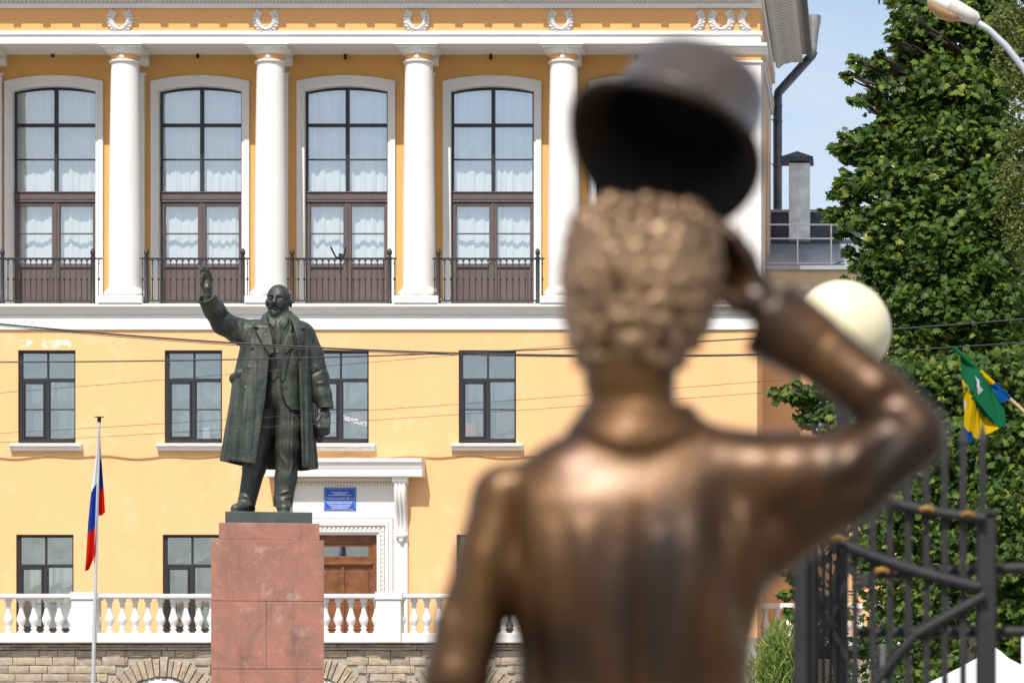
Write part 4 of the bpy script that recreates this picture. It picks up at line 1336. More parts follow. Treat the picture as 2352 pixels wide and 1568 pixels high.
gblock(455, 775, 1800.8, 1839.5, HD*1.3)
m = MB(); m.box(LP(492), LP(738), -HD+.012, HD-.012, .02, LZ(1246)); m.v = [(a+base.x, b+base.y, d) for a, b, d in m.v]; m.build('mortar_core', MT['dark'], ped)

# ================================================================ flag pole and flag
YFP = 61.0
a, b = P(228, 962, YFP), P(213.5, 1568, YFP)
g0 = a + (b-a)*((a.z-0)/(a.z-b.z))
m = MB(); n = 8
m.tube([g0 + (a-g0)*t for t in np.linspace(0, 1, n)], [.045-.017*t for t in np.linspace(0, 1, n)], 12)
fp = tag(m.build('flagpole', MT['pole'], smooth=True, angle=60, origin=g0), 'slightly leaning grey flagpole in front of the terrace', 'flagpole')
m = MB(); m.lathe([(.04, a.z-.06), (.042, a.z+.03), (.0, a.z+.032)], a.x, a.y, 10); m.lathe([(.0, a.z+.034), (.105, a.z+.036), (.105, a.z+.044), (0, a.z+.05)], a.x, a.y, 12)
m.build('cap', MT['iron'], fp)
def flag_lobe(left, right, bounds, y, fold, mats, ph):
    """grid between left and right edge curves (lists of px,py), bounds are py levels (left,right) of the colour changes"""
    m = MB(); nx, ny = 10, 60
    lp = np.array(left, float); rp = np.array(right, float)
    tl = np.linspace(0, 1, ny+1)
    def along(p, t):
        d = np.r_[0, np.cumsum(np.hypot(*np.diff(p, axis=0).T))]; d /= d[-1]
        return np.stack([np.interp(t, d, p[:, 0]), np.interp(t, d, p[:, 1])], 1)
    A, B = along(lp, tl), along(rp, tl)
    vs = []; fs = []; mi = []
    for j in range(ny+1):
        for i in range(nx+1):
            s = i/nx; q = A[j]*(1-s)+B[j]*s
            w = fold*math.sin(s*7.5+ph+tl[j]*2.2)*(.25+tl[j])
            vs.append(P(q[0], q[1], y)+Vector((0, w, 0)))
    for j in range(ny):
        for i in range(nx):
            k = j*(nx+1)+i
            s = (i+.5)/nx; q = (A[j]*(1-s)+B[j]*s)
            lv = [bl*(1-s)+br*s for bl, br in bounds]
            c = sum(1 for v in lv if q[1] > v)
            m.add([vs[k], vs[k+1], vs[k+nx+2], vs[k+nx+1]], [(0, 1, 2, 3)], c)
    return m, mats
CW = cloth('flag_white', (.75, .76, .80), .25); CB = cloth('flag_blue', (.012, .05, .34), .3); CR = cloth('flag_red', (.62, .018, .012), .35)
m1, ms_ = flag_lobe([(226, 985), (220, 1040), (213, 1095), (207, 1140), (201, 1200), (197, 1270), (194, 1316)], [(229, 985), (226, 1060), (224, 1120), (222, 1200), (219, 1265), (216, 1284), (207, 1302)],
                    [(1128, 1101), (1226, 1202)], YFP-.05, .05, None, .5)
m2, _ = flag_lobe([(228, 1000), (227, 1080), (226, 1150), (225, 1186)], [(230, 1000), (235, 1070), (241, 1140), (243, 1177)], [(1040, 1062), (1118, 1124)], YFP+.09, .05, None, 2.0)
mm = MB(); mm.add(m1.v, []); mm.f = [list(f) for f in m1.f]; mm.mi = list(m1.mi)
n0 = len(mm.v); mm.v += m2.v; mm.f += [[i+n0 for i in f] for f in m2.f]; mm.mi += m2.mi
fo = tag(mm.build('hanging_flag', [CW, CB, CR], smooth=True), 'limp white blue and red striped flag hanging on the leaning pole', 'flag')

# ================================================================ overhead wires
def wire(label, pts, y, rad, mtl='wire', sag=0):
    q = MB(); pp = []
    p = np.array(pts, float)
    xs = np.linspace(p[0, 0], p[-1, 0], 40)
    co = np.polyfit(p[:, 0], p[:, 1], min(2, len(p)-1))
    for x_ in xs: pp.append(P(x_, np.polyval(co, x_), y))
    q.tube(pp, rad, 6)
    return tag(q.build('overhead_wire', MT[mtl]), label, 'wire', 'overhead wires across the square')
wire('thick black wire sloping down from the left edge across the statue\'s chest', [(-200, 722), (0, 743), (540, 793), (1080, 810), (1400, 812), (1800, 816)], 38.0, .013)
wire('second black wire strung tight beside the thick sloping one', [(-200, 727), (200, 764), (560, 798), (1200, 815), (1800, 815)], 38.4, .006)
wire('black wire crossing the statue\'s waist and rising to the right', [(-200, 831), (0, 830), (450, 828), (700, 824), (1060, 809), (1400, 796), (1800, 772), (2060, 752), (2352, 733), (2500, 722)], 36.0, .009)
wire('dim wire passing in front of the tree at the striped flag', [(1900, 818), (2100, 803), (2352, 787), (2500, 777)], 37.0, .008)
wire('thin wire over the small windows rising from the left edge', [(-200, 920), (0, 900), (560, 856), (1240, 800), (1800, 748)], 40.0, .0035)
wire('thin wire rising past the flagpole top to the statue\'s coat', [(-200, 1012), (0, 992), (380, 962), (1040, 935), (1450, 905), (1800, 866)], 40.5, .0035)
wire('lowest thin wire rising behind the flagpole towards the right', [(-200, 1030), (0, 1013), (240, 1000), (1000, 955), (1450, 928), (1840, 892)], 41.0, .0035)

# ================================================================ street lamp, globe lamp
YSL = 33.0
lamp = thing('street_lamp', 'weathered cobra-head street lamp on a curved pale arm at the top right', 'street lamp', (X(2440, YSL), YSL, 0))
MT['lamp_arm'] = mat('lamp_arm_paint', (.42, .45, .50), .4, .2, var=.06)
q = MB(); q.tube([(X(2440, YSL), YSL, 0), P(2440, 700, YSL), P(2434, 420, YSL), P(2400, 250, YSL), P(2352, 158, YSL), P(2310, 105, YSL), P(2270, 67, YSL), P(2240, 48, YSL)], [.085, .075, .06, .042, .038, .036, .034, .034], 12)
q.build('arm', MT['lamp_arm'], lamp, smooth=True)
def lamp_shell(mb, pts, y, sc):
    """pts: list of (px,py,half height px) along the axis"""
    n = len(pts); seg = 12; vs = []; fs = []
    d = Vector((pts[-1][0]-pts[0][0], -(pts[-1][1]-pts[0][1]), 0)).normalized(); nrm = (-d.y, d.x)
    for (px, py, h, wd) in pts:
        for k in range(seg):
            t = 2*math.pi*k/seg
            ox = nrm[0]*h*math.cos(t); oy = nrm[1]*h*math.cos(t)
            c = P(px+ox, py-oy, y); vs.append((c.x, y + wd*math.sin(t), c.z))
    for i in range(n-1):
        for k in range(seg):
            j = (k+1) % seg
            fs.append((i*seg+k, i*seg+j, (i+1)*seg+j, (i+1)*seg+k))
    fs.append(tuple(range(seg))[::-1]); fs.append(tuple((n-1)*seg+k for k in range(seg)))
    mb.add(vs, fs)
q = MB(); lamp_shell(q, [(2248, 47, 8, .05), (2240, 43, 16, .09), (2205, 27, 21, .12), (2180, 14, 22, .13)], YSL, 1)
q.build('lamp_housing', mat('weathered_housing', (.55, .52, .48), .6, var=.12, vs=8, streak=.6, streak_col=(.30, .24, .18)), lamp, smooth=True, angle=40)
q = MB(); lamp_shell(q, [(2182, 15, 22.5, .135), (2160, 3, 24, .14), (2138, -8, 16, .11), (2128, -14, 4, .04)], YSL, 1)
q.build('lamp_hood', MT['white2'], lamp, smooth=True, angle=40)
q = MB(); lamp_shell(q, [(2212, 42, 6, .06), (2190, 38, 16, .10), (2160, 24, 19, .11), (2134, 6, 10, .08)], YSL, 1)
q.build('lens', mat('amber_lens', (.38, .22, .10), .25, var=.1), lamp, smooth=True)

YGL = 14.3
gl = thing('globe_lamp', 'cream opal globe lamp behind the bronze forearm', 'street lamp', (X(1938, YGL), YGL, 0))
c = P(1934, 757, YGL)
q = MB(); q.sphere((c.x, c.y, c.z), 113*YGL/F, 40, 28); q.build('globe', MT['globe'], gl, smooth=True)
q = MB(); zt_ = c.z-113*YGL/F
q.lathe([(.10, 0), (.10, .25), (.065, .32), (.045, .5), (.034, 1.2), (.03, zt_-.15), (.045, zt_-.11), (.075, zt_-.04), (.095, zt_+.02), (.09, zt_+.032)], c.x, c.y, 16)
q.build('pole', MT['iron'], gl, smooth=True, angle=40)

# ================================================================ iron gate
YGT = 13.6; GS = .70
gate = thing('iron_gate', 'black iron gate with curved rails and small gold ornaments at the lower right', 'gate', (X(2050, YGT), YGT, 0))
def gbar(px, pyt, y, r=.016, name='bar', spear=True):
    r *= GS; y = YGT + (y-19.4)*GS; q = MB(); x_ = X(px, y); zt_ = Z(pyt, y)
    q.box(x_-r, x_+r, y-r, y+r, .12, zt_)
    if spear: q.add([(x_-r*1.5, y-r, zt_+.001), (x_+r*1.5, y-r, zt_+.001), (x_+r*1.5, y+r, zt_+.001), (x_-r*1.5, y+r, zt_+.001), (x_, y, zt_+.13*GS)], [(3, 2, 1, 0), (0, 1, 4), (1, 2, 4), (2, 3, 4), (3, 0, 4)])
    return q.build(name, MT['gate'], gate)
def grail(pts, y, r=.026, name='rail', dy=0):
    r *= GS; y = YGT + (y-19.4)*GS; dy *= GS; q = MB(); n = len(pts)
    p = np.array(pts, float); t = np.linspace(0, 1, 24)
    d = np.linspace(0, 1, n)
    co = np.polyfit(p[:, 0], p[:, 1], min(2, n-1))
    xs = np.linspace(p[0, 0], p[-1, 0], 24)
    q.tube([P(a_, np.polyval(co, a_), y + dy*i/23) for i, a_ in enumerate(xs)], r, 8)
    return q.build(name, MT['gate'], gate, smooth=True, angle=60)
def gpost(px, pyt, y, r):
    r *= GS; y = YGT + (y-19.4)*GS; q = MB(); x_ = X(px, y); zt_ = Z(pyt, y); q.bbox(x_-r, x_+r, y-r, y+r, 0, zt_, .01); q.bbox(x_-r*1.2, x_+r*1.2, y-r*1.2, y+r*1.2, zt_, zt_+.03, .01)
    return q.build('gate_post', MT['gate'], gate)
gpost(1839, 1150, 18.2, .044); gpost(2265, 1186, 19.4, .064)
tops = {1964: 1035, 2004.6: 1032, 2043.7: 1028, 2086: 1022, 2128: 1018, 2170: 1016, 2212: 1014, 2257: 1013}
for px, t in tops.items(): gbar(px, t, 19.4-.05, .021)
grail([(1880, 1098), (1935, 1124), (2040, 1152), (2150, 1175), (2262, 1190)], 19.4-.1, .036)
grail([(1866, 1222), (1925, 1242), (1990, 1270), (2090, 1308), (2170, 1332), (2250, 1346)], 19.4-.1, .040)
grail([(2000, 1318), (2460, 1300)], 19.4+.35, .036); grail([(1960, 1452), (2460, 1450)], 19.4+.35, .036)
grail([(2262, 1366), (2105, 1456)], 19.4-.09, .036); grail([(2112, 1450), (2040, 1530), (1990, 1600)], 19.4-.09, .03)
q = MB(); q.bbox(X(2014, YGT), X(2034, YGT), YGT+.05, YGT+.07, Z(1620, YGT), Z(1480, YGT), .004); q.build('notice_board', mat('grey_board', (.16, .16, .165), .6), gate)
for i, px in enumerate((1862, 1876, 1892, 1908, 1924, 1941)):   # second leaf standing open, seen nearly edge-on
    gbar(px, 1150-6*i, 18.3+.42*i, .020)
grail([(1846, 1214), (1950, 1268)], 18.3, .034, dy=2.4); grail([(1848, 1300), (1895, 1420), (1950, 1530)], 18.4, .030, dy=2.2); grail([(1850, 1560), (1950, 1300)], 18.5, .028, dy=2.2)
q = MB(); q.bbox(X(1973, YGT), X(1998, YGT), YGT-.10, YGT-.05, Z(1351, YGT), Z(1319, YGT), .008); q.build('lock_box', MT['iron'], gate)
for px, py in ((2048, 1141), (2129, 1166), (2223, 1178), (1926, 1236), (2026, 1308)):
    q = MB(); c = P(px, py, YGT-.12); q.sphere((c.x, c.y, c.z), .017, 8, 6, sc=(1.4, .6, .7)); q.sphere((c.x-.024, c.y, c.z-.006), .011, 7, 5); q.sphere((c.x+.024, c.y, c.z-.006), .011, 7, 5)
    q.build('gold_ornament', MT['gold'], gate, smooth=True)

# ================================================================ market tent
YTN = 34.0
tent = thing('market_tent', 'white pointed tent roof at the bottom right corner', 'tent', (X(2292, YTN), YTN, 0))
ap = P(2291, 1482, YTN); ap.y += 1.5
hwT = 1.55; ez = Z(1640, YTN)
m = MB(); n = 8
vs = []; fs = []
cor = [(-hwT, -hwT), (hwT, -hwT), (hwT, hwT), (-hwT, hwT)]
for s_ in range(4):
    for j in range(n+1):
        t = j/n
        for i in range(n+1):
            u = i/n
            e0 = Vector((cor[s_][0], cor[s_][1])); e1 = Vector((cor[(s_+1) % 4][0], cor[(s_+1) % 4][1])); e = e0.lerp(e1, u)
            zz = ap.z + (ez-ap.z)*(t**.86) - .02*math.sin(math.pi*u)*t
            vs.append((ap.x+e.x*max(t, .03), ap.y+e.y*max(t, .03), zz))
for s_ in range(4):
    o_ = s_*(n+1)*(n+1)
    for j in range(n):
        for i in range(n):
            k = o_+j*(n+1)+i
            fs.append((k, k+1, k+n+2, k+n+1))
m.add(vs, fs); m.build('canopy', MT['tent'], tent, smooth=True, angle=30)
m = MB(); m.box(ap.x-hwT, ap.x+hwT, ap.y-hwT-.01, ap.y-hwT, ez-.25, ez-.002); m.box(ap.x-hwT, ap.x+hwT, ap.y+hwT, ap.y+hwT+.01, ez-.25, ez-.002); m.build('valance', MT['tent'], tent)
for dx, dy in cor:
    m = MB(); m.tube([(ap.x+dx*.97, ap.y+dy*.97, 0), (ap.x+dx*.97, ap.y+dy*.97, ez)], .025, 8); m.build('leg', MT['white2'], tent)
tb = thing('banner_pole', 'tall white feather banner cut by the right picture edge', 'banner', (X(2354, 30), 30, 0))
m = MB(); m.tube([(X(2350.5, 30), 30, 0), (X(2350.5, 30), 30, Z(1446, 30))], .022, 8); m.build('pole', MT['white2'], tb)
m = MB(); m.prism([(X(2351, 30), Z(1448, 30)), (X(2360, 30), Z(1440, 30)), (X(2385, 30), Z(1450, 30)), (X(2392, 30), Z(1500, 30)), (X(2392, 30), .5), (X(2351, 30), .5)][::-1], 29.99, 30.0); m.build('cloth', MT['tent'], tb)

# ================================================================ city flag on the right
YCF = 32.0
cf = thing('city_flag', 'green yellow and blue flag with white gull on a slanted wooden pole', 'flag', P(2330, 926, YCF))
def cfp(px, py, off=0.0):
    w = .05*math.sin(px*.07+py*.02) + .03*math.sin(py*.06+1.0)
    p = P(px, py, YCF); return (p.x, p.y + w - off, p.z)
MT['f_green'] = cloth('flag_green', (.010, .115, .050), .3); MT['f_yellow'] = cloth('flag_yellow', (.55, .37, .008), .3)
MT['f_blue'] = cloth('flag_blue_city', (.004, .075, .28), .3); MT['f_white'] = cloth('flag_gull', (.45, .45, .47), .2)
def densify(pts, step=6):
    out = []
    for i in range(len(pts)):
        a_, b_ = np.array(pts[i], float), np.array(pts[(i+1) % len(pts)], float)
        n = max(1, int(np.hypot(*(b_-a_))/step))
        for k in range(n): out.append(tuple(a_+(b_-a_)*k/n))
    return out
def cpoly(name, pts, mtl, off, th=.004):
    d = densify(pts)
    bm = bmesh.new()
    vs = [bm.verts.new(cfp(x_, y_, off)) for x_, y_ in d]
    f = bm.faces.new(vs); bmesh.ops.triangulate(bm, faces=[f])
    r_ = bmesh.ops.extrude_face_region(bm, geom=bm.faces[:])
    bmesh.ops.translate(bm, vec=(0, th, 0), verts=[e for e in r_['geom'] if isinstance(e, bmesh.types.BMVert)])
    bm.verts.index_update()
    v = np.array([q.co[:] for q in bm.verts]); fs = [[q.index for q in f_.verts] for f_ in bm.faces]; bm.free()
    return npmesh(name, v, fs, mtl, cf)
cpoly('green_field', [(2192, 799), (2206, 817), (2210, 869), (2222, 885), (2236, 915), (2252, 945), (2268, 958), (2290, 975), (2295, 984), (2311, 976), (2307, 941), (2298, 927), (2270, 878), (2251, 851)], MT['f_green'], 0)
cpoly('yellow_field', [(2210, 869.5), (2221, 885.5), (2235, 915.5), (2251, 945.5), (2267, 958.5), (2289, 975.5), (2294, 984.5), (2245, 1007), (2236, 1003), (2232, 990), (2224, 992), (2217, 984), (2214, 979), (2215, 948)], MT['f_yellow'], .001)
cpoly('blue_field', [(2215, 980), (2217, 985), (2224, 993), (2231, 991), (2235, 1004), (2240, 1009), (2207, 1024), (2209, 1000)], MT['f_blue'], 0)
cpoly('yellow_edge', [(2251.5, 850), (2282.5, 879), (2274, 884), (2262, 868)], MT['f_yellow'], .02)
cpoly('blue_edge', [(2283, 879.5), (2319.5, 915), (2299, 927), (2274.5, 884.5)], MT['f_blue'], .02)
cpoly('gull', [(2239, 861), (2243, 870), (2249, 873), (2250, 888), (2258, 895), (2264, 906), (2265.5, 916), (2260, 905), (2254, 899), (2246, 908), (2248, 897), (2243, 890), (2243, 877)], MT['f_white'], .012)
cpoly('pale_disc', [(2213, 918), (2219, 925), (2220, 936), (2217, 948), (2214.5, 940)], MT['f_white'], .012)
for i, (x_, y_) in enumerate(((2217, 893), (2230, 898), (2236, 915), (2243, 935), (2250, 930), (2256, 938), (2262, 952), (2270, 953), (2278, 964), (2284, 968))):
    an = -.6+.25*(i % 3)
    pts = [(x_+7*math.cos(t)*math.cos(an)-3*math.sin(t)*math.sin(an), y_+7*math.cos(t)*math.sin(an)+3*math.sin(t)*math.cos(an)) for t in np.linspace(0, 6.0, 8)]
    cpoly('leaf_print', pts, MT['f_green'], .014)
q = MB(); pp = [Vector(cfp(2186, 793, 0)), Vector(cfp(2251, 852, 0)), Vector(cfp(2319, 916, 0)), Vector(cfp(2460, 1046, 0))]
a_, b_ = P(2190, 797, YCF), P(2460, 1042, YCF)
q.tube([a_, a_.lerp(b_, .225)], .022, 8); q.build('sleeve_green', MT['f_green'], cf)
q = MB(); q.tube([a_.lerp(b_, .225), a_.lerp(b_, .343)], .023, 8); q.build('sleeve_yellow', MT['f_yellow'], cf)
q = MB(); q.tube([a_.lerp(b_, .343), a_.lerp(b_, .48)], .023, 8); q.build('sleeve_blue', MT['f_blue'], cf)
q = MB(); q.tube([a_.lerp(b_, .46), b_], .016, 8); q.build('pole', mat('pale_wood', (.50, .33, .17), .6), cf)

# ================================================================ sculpting by distance fields
class SDF:
    """axes (u right, w depth, v up)"""
    def __init__(s, lo, hi, h):
        s.lo = np.array(lo, float); s.h = h
        n = np.ceil((np.array(hi)-s.lo)/h).astype(int)+1
        s.ax = [(s.lo[i] + np.arange(n[i])*h).astype(np.float32) for i in range(3)]
        s.D = np.full(tuple(n), 50.0*h, np.float32); s.n = n
    def reg(s, lo, hi):
        a = np.clip(np.floor((np.array(lo)-s.lo)/s.h).astype(int), 0, s.n-1); b = np.clip(np.ceil((np.array(hi)-s.lo)/s.h).astype(int)+1, 1, s.n)
        if np.any(b <= a): return None
        sl = tuple(slice(a[i], b[i]) for i in range(3))
        U = s.ax[0][sl[0]][:, None, None]; W = s.ax[1][sl[1]][None, :, None]; Vv = s.ax[2][sl[2]][None, None, :]
        return sl, U, W, Vv
    def _do(s, fn, lo, hi, k, op):
        m = k*1.5 + 3*s.h
        R = s.reg(np.array(lo)-m, np.array(hi)+m)
        if R is None: return
        sl, U, W, Vv = R
        d = fn(U, W, Vv); D = s.D[sl]
        if op == 'add':
            if k > 0:
                hh = np.clip(.5+.5*(D-d)/k, 0, 1); s.D[sl] = D*(1-hh)+d*hh-k*hh*(1-hh)
            else: s.D[sl] = np.minimum(D, d)
        else:
            d = -d
            if k > 0:
                hh = np.clip(.5-.5*(D-d)/k, 0, 1); s.D[sl] = D*(1-hh)+d*hh+k*hh*(1-hh)
            else: s.D[sl] = np.maximum(D, d)
    def cap(s, a, b, ra, rb, k=4, op='add', sc=(1, 1, 1)):
        a = np.array(a, float); b = np.array(b, float); sc = np.array(sc, float)
        A = a/sc; B = b/sc; ba = B-A; L2 = max(ba@ba, 1e-9)
        def fn(U, W, Vv):
            x = U/sc[0]-A[0]; y = W/sc[1]-A[1]; z = Vv/sc[2]-A[2]
            t = np.clip((x*ba[0]+y*ba[1]+z*ba[2])/L2, 0, 1)
            return np.sqrt((x-t*ba[0])**2+(y-t*ba[1])**2+(z-t*ba[2])**2) - (ra+(rb-ra)*t)
        r = max(ra, rb)*np.maximum(sc, 1)
        s._do(fn, np.minimum(a, b)-r, np.maximum(a, b)+r, k, op)
    def chain(s, pts, rs, k=4, sc=(1, 1, 1)):
        for i in range(len(pts)-1): s.cap(pts[i], pts[i+1], rs[i], rs[i+1], k, 'add', sc)
    def ell(s, c, r, k=4, op='add', rot=None):
        c = np.array(c, float); r = np.array(r, float)
        R = np.array(rot if rot is not None else np.eye(3)); mn = r.min()
        def fn(U, W, Vv):
            x, y, z = U-c[0], W-c[1], Vv-c[2]
            q = [(R[i, 0]*x+R[i, 1]*y+R[i, 2]*z)/r[i] for i in range(3)]
            l = np.sqrt(q[0]**2+q[1]**2+q[2]**2)
            l2 = np.sqrt((q[0]/r[0])**2+(q[1]/r[1])**2+(q[2]/r[2])**2)+1e-6
            return l*(l-1)/l2
        e = np.full(3, r.max())
        s._do(fn, c-e, c+e, k, op)
    def mesh(s):
        D = s.D; ins = D < 0
        n = D.shape
        c = np.zeros(tuple(np.array(n)-1), np.int8)
        for i in (0, 1):
            for j in (0, 1):
                for k in (0, 1):
                    c += ins[i:n[0]-1+i, j:n[1]-1+j, k:n[2]-1+k]
        act = (c > 0) & (c < 8)
        I, J, K = np.nonzero(act)
        idx = np.full(act.shape, -1, np.int32); idx[I, J, K] = np.arange(len(I))
        acc = np.zeros((len(I), 3)); cnt = np.zeros(len(I))
        for ax in range(3):
            o1, o2 = [q for q in range(3) if q != ax]
            for p in (0, 1):
                for q in (0, 1):
                    off = [0, 0, 0]; off[o1] = p; off[o2] = q
                    a = D[I+off[0], J+off[1], K+off[2]]; off2 = list(off); off2[ax] = 1
                    b = D[I+off2[0], J+off2[1], K+off2[2]]
                    cr = (a < 0) != (b < 0)
                    t = np.where(cr, a/np.where(cr, a-b, 1), 0)
                    pt = np.tile(np.array(off, float), (len(I), 1)); pt[:, ax] += t
                    acc[cr] += pt[cr]; cnt[cr] += 1
        v = (np.stack([I, J, K], 1) + acc/np.maximum(cnt, 1)[:, None])*s.h + s.lo
        F_ = []
        for ax in range(3):
            o1, o2 = [q for q in range(3) if q != ax]
            sl0 = [slice(None)]*3; sl1 = [slice(None)]*3
            sl0[ax] = slice(0, n[ax]-1); sl1[ax] = slice(1, n[ax])
            A = ins[tuple(sl0)]; B = ins[tuple(sl1)]
            e = np.stack(np.nonzero(A != B), 1)
            ok = (e[:, o1] > 0) & (e[:, o2] > 0) & (e[:, o1] < n[o1]-1) & (e[:, o2] < n[o2]-1)
            e = e[ok]
            flip = A[e[:, 0], e[:, 1], e[:, 2]]
            qs = []
            for p, q in ((1, 1), (0, 1), (0, 0), (1, 0)):
                t = e.copy(); t[:, o1] -= p; t[:, o2] -= q
                qs.append(idx[t[:, 0], t[:, 1], t[:, 2]])
            Q = np.stack(qs, 1)
            if ax == 1: flip = ~flip
            Q[~flip] = Q[~flip][:, ::-1]
            F_.append(Q)
        return v, np.concatenate(F_)

def poly_mask(U, Vv, pts, soft):
    """signed 2D polygon mask (1 inside, smooth edge); U,V 2D arrays, pts (u,v)"""
    pts = np.array(pts, float); d = np.full(U.shape, 1e9); ins = np.zeros(U.shape, bool)
    n = len(pts)
    for i in range(n):
        a = pts[i]; b = pts[(i+1) % n]; ba = b-a
        t = np.clip(((U-a[0])*ba[0]+(Vv-a[1])*ba[1])/(ba@ba+1e-9), 0, 1)
        d = np.minimum(d, np.hypot(U-a[0]-t*ba[0], Vv-a[1]-t*ba[1]))
        c = ((a[1] > Vv) != (b[1] > Vv)) & (U < (b[0]-a[0])*(Vv-a[1])/(b[1]-a[1]+1e-12)+a[0]); ins ^= c
    sd = np.where(ins, -d, d)
    return np.clip(.5-sd/soft, 0, 1)
def fold2d(U, Vv, a, b, sig, amp):
    """ridge along the segment a-b"""
    a = np.array(a, float); b = np.array(b, float); ba = b-a
    t = np.clip(((U-a[0])*ba[0]+(Vv-a[1])*ba[1])/(ba@ba), 0, 1)
    d = np.hypot(U-a[0]-t*ba[0], Vv-a[1]-t*ba[1])
    return amp*np.exp(-(d/sig)**2)*np.sin(np.pi*np.clip(t*.9+.05, 0, 1))**.5
def relief(s, R2, w0, soft=4.0, back=False):
    """push the surface out by R2(u,v) on the side w<w0"""
    fm = np.clip(.5-(s.ax[1]-w0)/soft, 0, 1) if not back else np.ones_like(s.ax[1])
    s.D -= (R2[:, None, :]*fm[None, :, None]).astype(np.float32)

# ---------------------------------------------------------------- dark statue on the pedestal (units: picture px)
def N(px, py, w): return (px, w, -py)
st = thing('bronze_statue', 'green-black bronze statue of a bearded man in open overcoat stretching out an arm', 'statue', Vector((base.x, base.y, LZ(1206))), rotz=ROT)
def to_world(v):
    o = np.empty_like(v)
    o[:, 0] = (v[:, 0]-UC)*sP + base.x; o[:, 1] = v[:, 1]*sP + base.y; o[:, 2] = CZ + (VY + v[:, 2])*sP
    return o
hx = 1.55
B = SDF((500, -80, -1186), (775, 60, -645), hx)
# head
B.ell(N(640, 683, 2), (27, 33, 30.5), 3)
B.ell(N(634, 703, -10), (21, 20, 20), 8)
B.chain([N(643, 708, 4), N(644, 748, 8)], [19, 24], 6)
B.cap(N(614, 680.5, -23), N(626, 681, -29.5), 2.6, 3.4, 4); B.cap(N(636, 681, -29.5), N(653, 680.5, -22), 3.4, 2.6, 4)
B.ell(N(621, 687.5, -33.5), (6.2, 5, 4), 3, 'cut'); B.ell(N(642.5, 687.5, -32.5), (6.6, 5, 4), 3, 'cut')
B.ell(N(621.5, 688, -24.5), (5.0, 4.6, 3.0), 1.2); B.ell(N(642, 688, -24), (5.0, 4.6, 3.0), 1.2)
B.chain([N(631.5, 683, -31), N(630, 692, -35), N(629, 698, -38)], [2.8, 3.2, 4.3], 2.5)
B.ell(N(624.5, 699, -33), (3, 3, 2.6), 2); B.ell(N(635, 699, -33), (3, 3, 2.6), 2)
B.ell(N(617, 696, -20), (7, 7, 7), 5); B.ell(N(649, 697, -18), (7, 7, 7), 5)
B.cap(N(630, 703.5, -34), N(617.5, 708.5, -27), 2.5, 1.6, 1.6); B.cap(N(630, 703.5, -34), N(644, 708.5, -26), 2.5, 1.6, 1.6)
B.ell(N(631, 719, -23), (12, 9, 8), 4); B.ell(N(630, 724, -25), (7.5, 7, 6), 4)
B.ell(N(631, 712, -32), (5.5, 3.5, 2.2), 1.5)
B.cap(N(623, 709.3, -35), N(640, 709.3, -35), 1.0, 1.0, 1.2, 'cut')
B.ell(N(667, 695, 6), (3.6, 7, 9.5), 2); B.ell(N(612.5, 695, 6), (3.4, 7, 9), 2)
B.ell(N(669, 695, 2), (2, 3, 5), 1.5, 'cut')
for t in range(9):    # hair at the back of the head and beard strands
    B.cap(N(618+t*3, 716, -29+abs(t-4)), N(624+t*1.8, 730-abs(t-4), -27+abs(t-4)), 1.4, 1.0, 1.5)
# torso: shirt, waistcoat, jacket
B.chain([N(643, 765, 6), N(640, 830, 4), N(640, 900, 4)], [54, 54, 50], 10, sc=(1.05, .78, 1))
# legs
B.chain([N(659, 895, 2), N(663, 985, -2), N(661, 1030, -4), N(656, 1098, -2), N(650, 1150, -4)], [33, 31, 28, 24.5, 22], 8)
B.chain([N(622, 895, 12), N(604, 985, 22), N(585, 1070, 22), N(569, 1148, 16)], [31, 29, 26, 20.5], 8)
B.cap(N(649.5, 1146, -4), N(649.5, 1155, -5), 22, 21, 3); B.cap(N(568.5, 1146, 13), N(567, 1156, 13), 20, 20, 3)
B.ell(N(650, 1175, -2), (40, 40, 14), 0, 'cut'); B.ell(N(570, 1177, 13), (40, 40, 15), 0, 'cut')
B.chain([N(650, 1158, 4), N(650.5, 1164, -20), N(652, 1169, -40)], [16, 15.5, 13.5], 5)
B.cap(N(649, 1176, 14), N(652, 1178, -44), 15, 16.5, 2, sc=(1, 1, .3))
B.chain([N(570, 1158, 18), N(558, 1164, 2), N(543, 1170, -16)], [14, 14, 11.5], 5)
B.cap(N(576, 1176, 22), N(541, 1178, -20), 12.5, 14, 2, sc=(1, 1, .3))
B.ell(N(578, 1166, 24), (9, 9, 12), 4)
# lowered hand holding a crumpled cap
B.ell(N(744, 952, -2), (13.5, 11, 19), 5)
for i in range(4):
    B.chain([N(733+i*6.3, 962, -9+i), N(731+i*6.6, 981, -15+i*1.5), N(733+i*6, 994-i, -9), N(737+i*4, 990, -1)], [5.4, 5.6, 4.8, 4.2], 1.6)
B.chain([N(735, 950, -8), N(727, 966, -12), N(730, 984, -14)], [5.5, 5.4, 4.4], 2)
B.ell(N(733, 990, 5), (10.5, 9, 25), 5); B.ell(N(747, 978, 4), (9, 8, 20), 4)
R2u, R2v = np.meshgrid(B.ax[0], B.ax[2], indexing='ij')
rel = np.zeros(R2u.shape)
def pv(*pts): return [(a, -b) for a, b in pts]
rel += 7*poly_mask(R2u, R2v, pv((664, 770), (652, 818), (644, 860), (646, 905), (655, 932), (667, 944), (700, 946), (700, 770)), 3)
rel += 3.0*poly_mask(R2u, R2v, pv((668, 752), (676, 800), (653, 819), (650, 800)), 2)
rel += 3.2*poly_mask(R2u, R2v, pv((606, 800), (668, 800), (654, 872), (649, 882), (641, 869), (636, 868), (629, 881), (618, 868)), 2)
rel += 2.6*poly_mask(R2u, R2v, pv((634, 744), (642, 744), (646, 775), (642, 800), (634, 800), (631, 775)), 2)
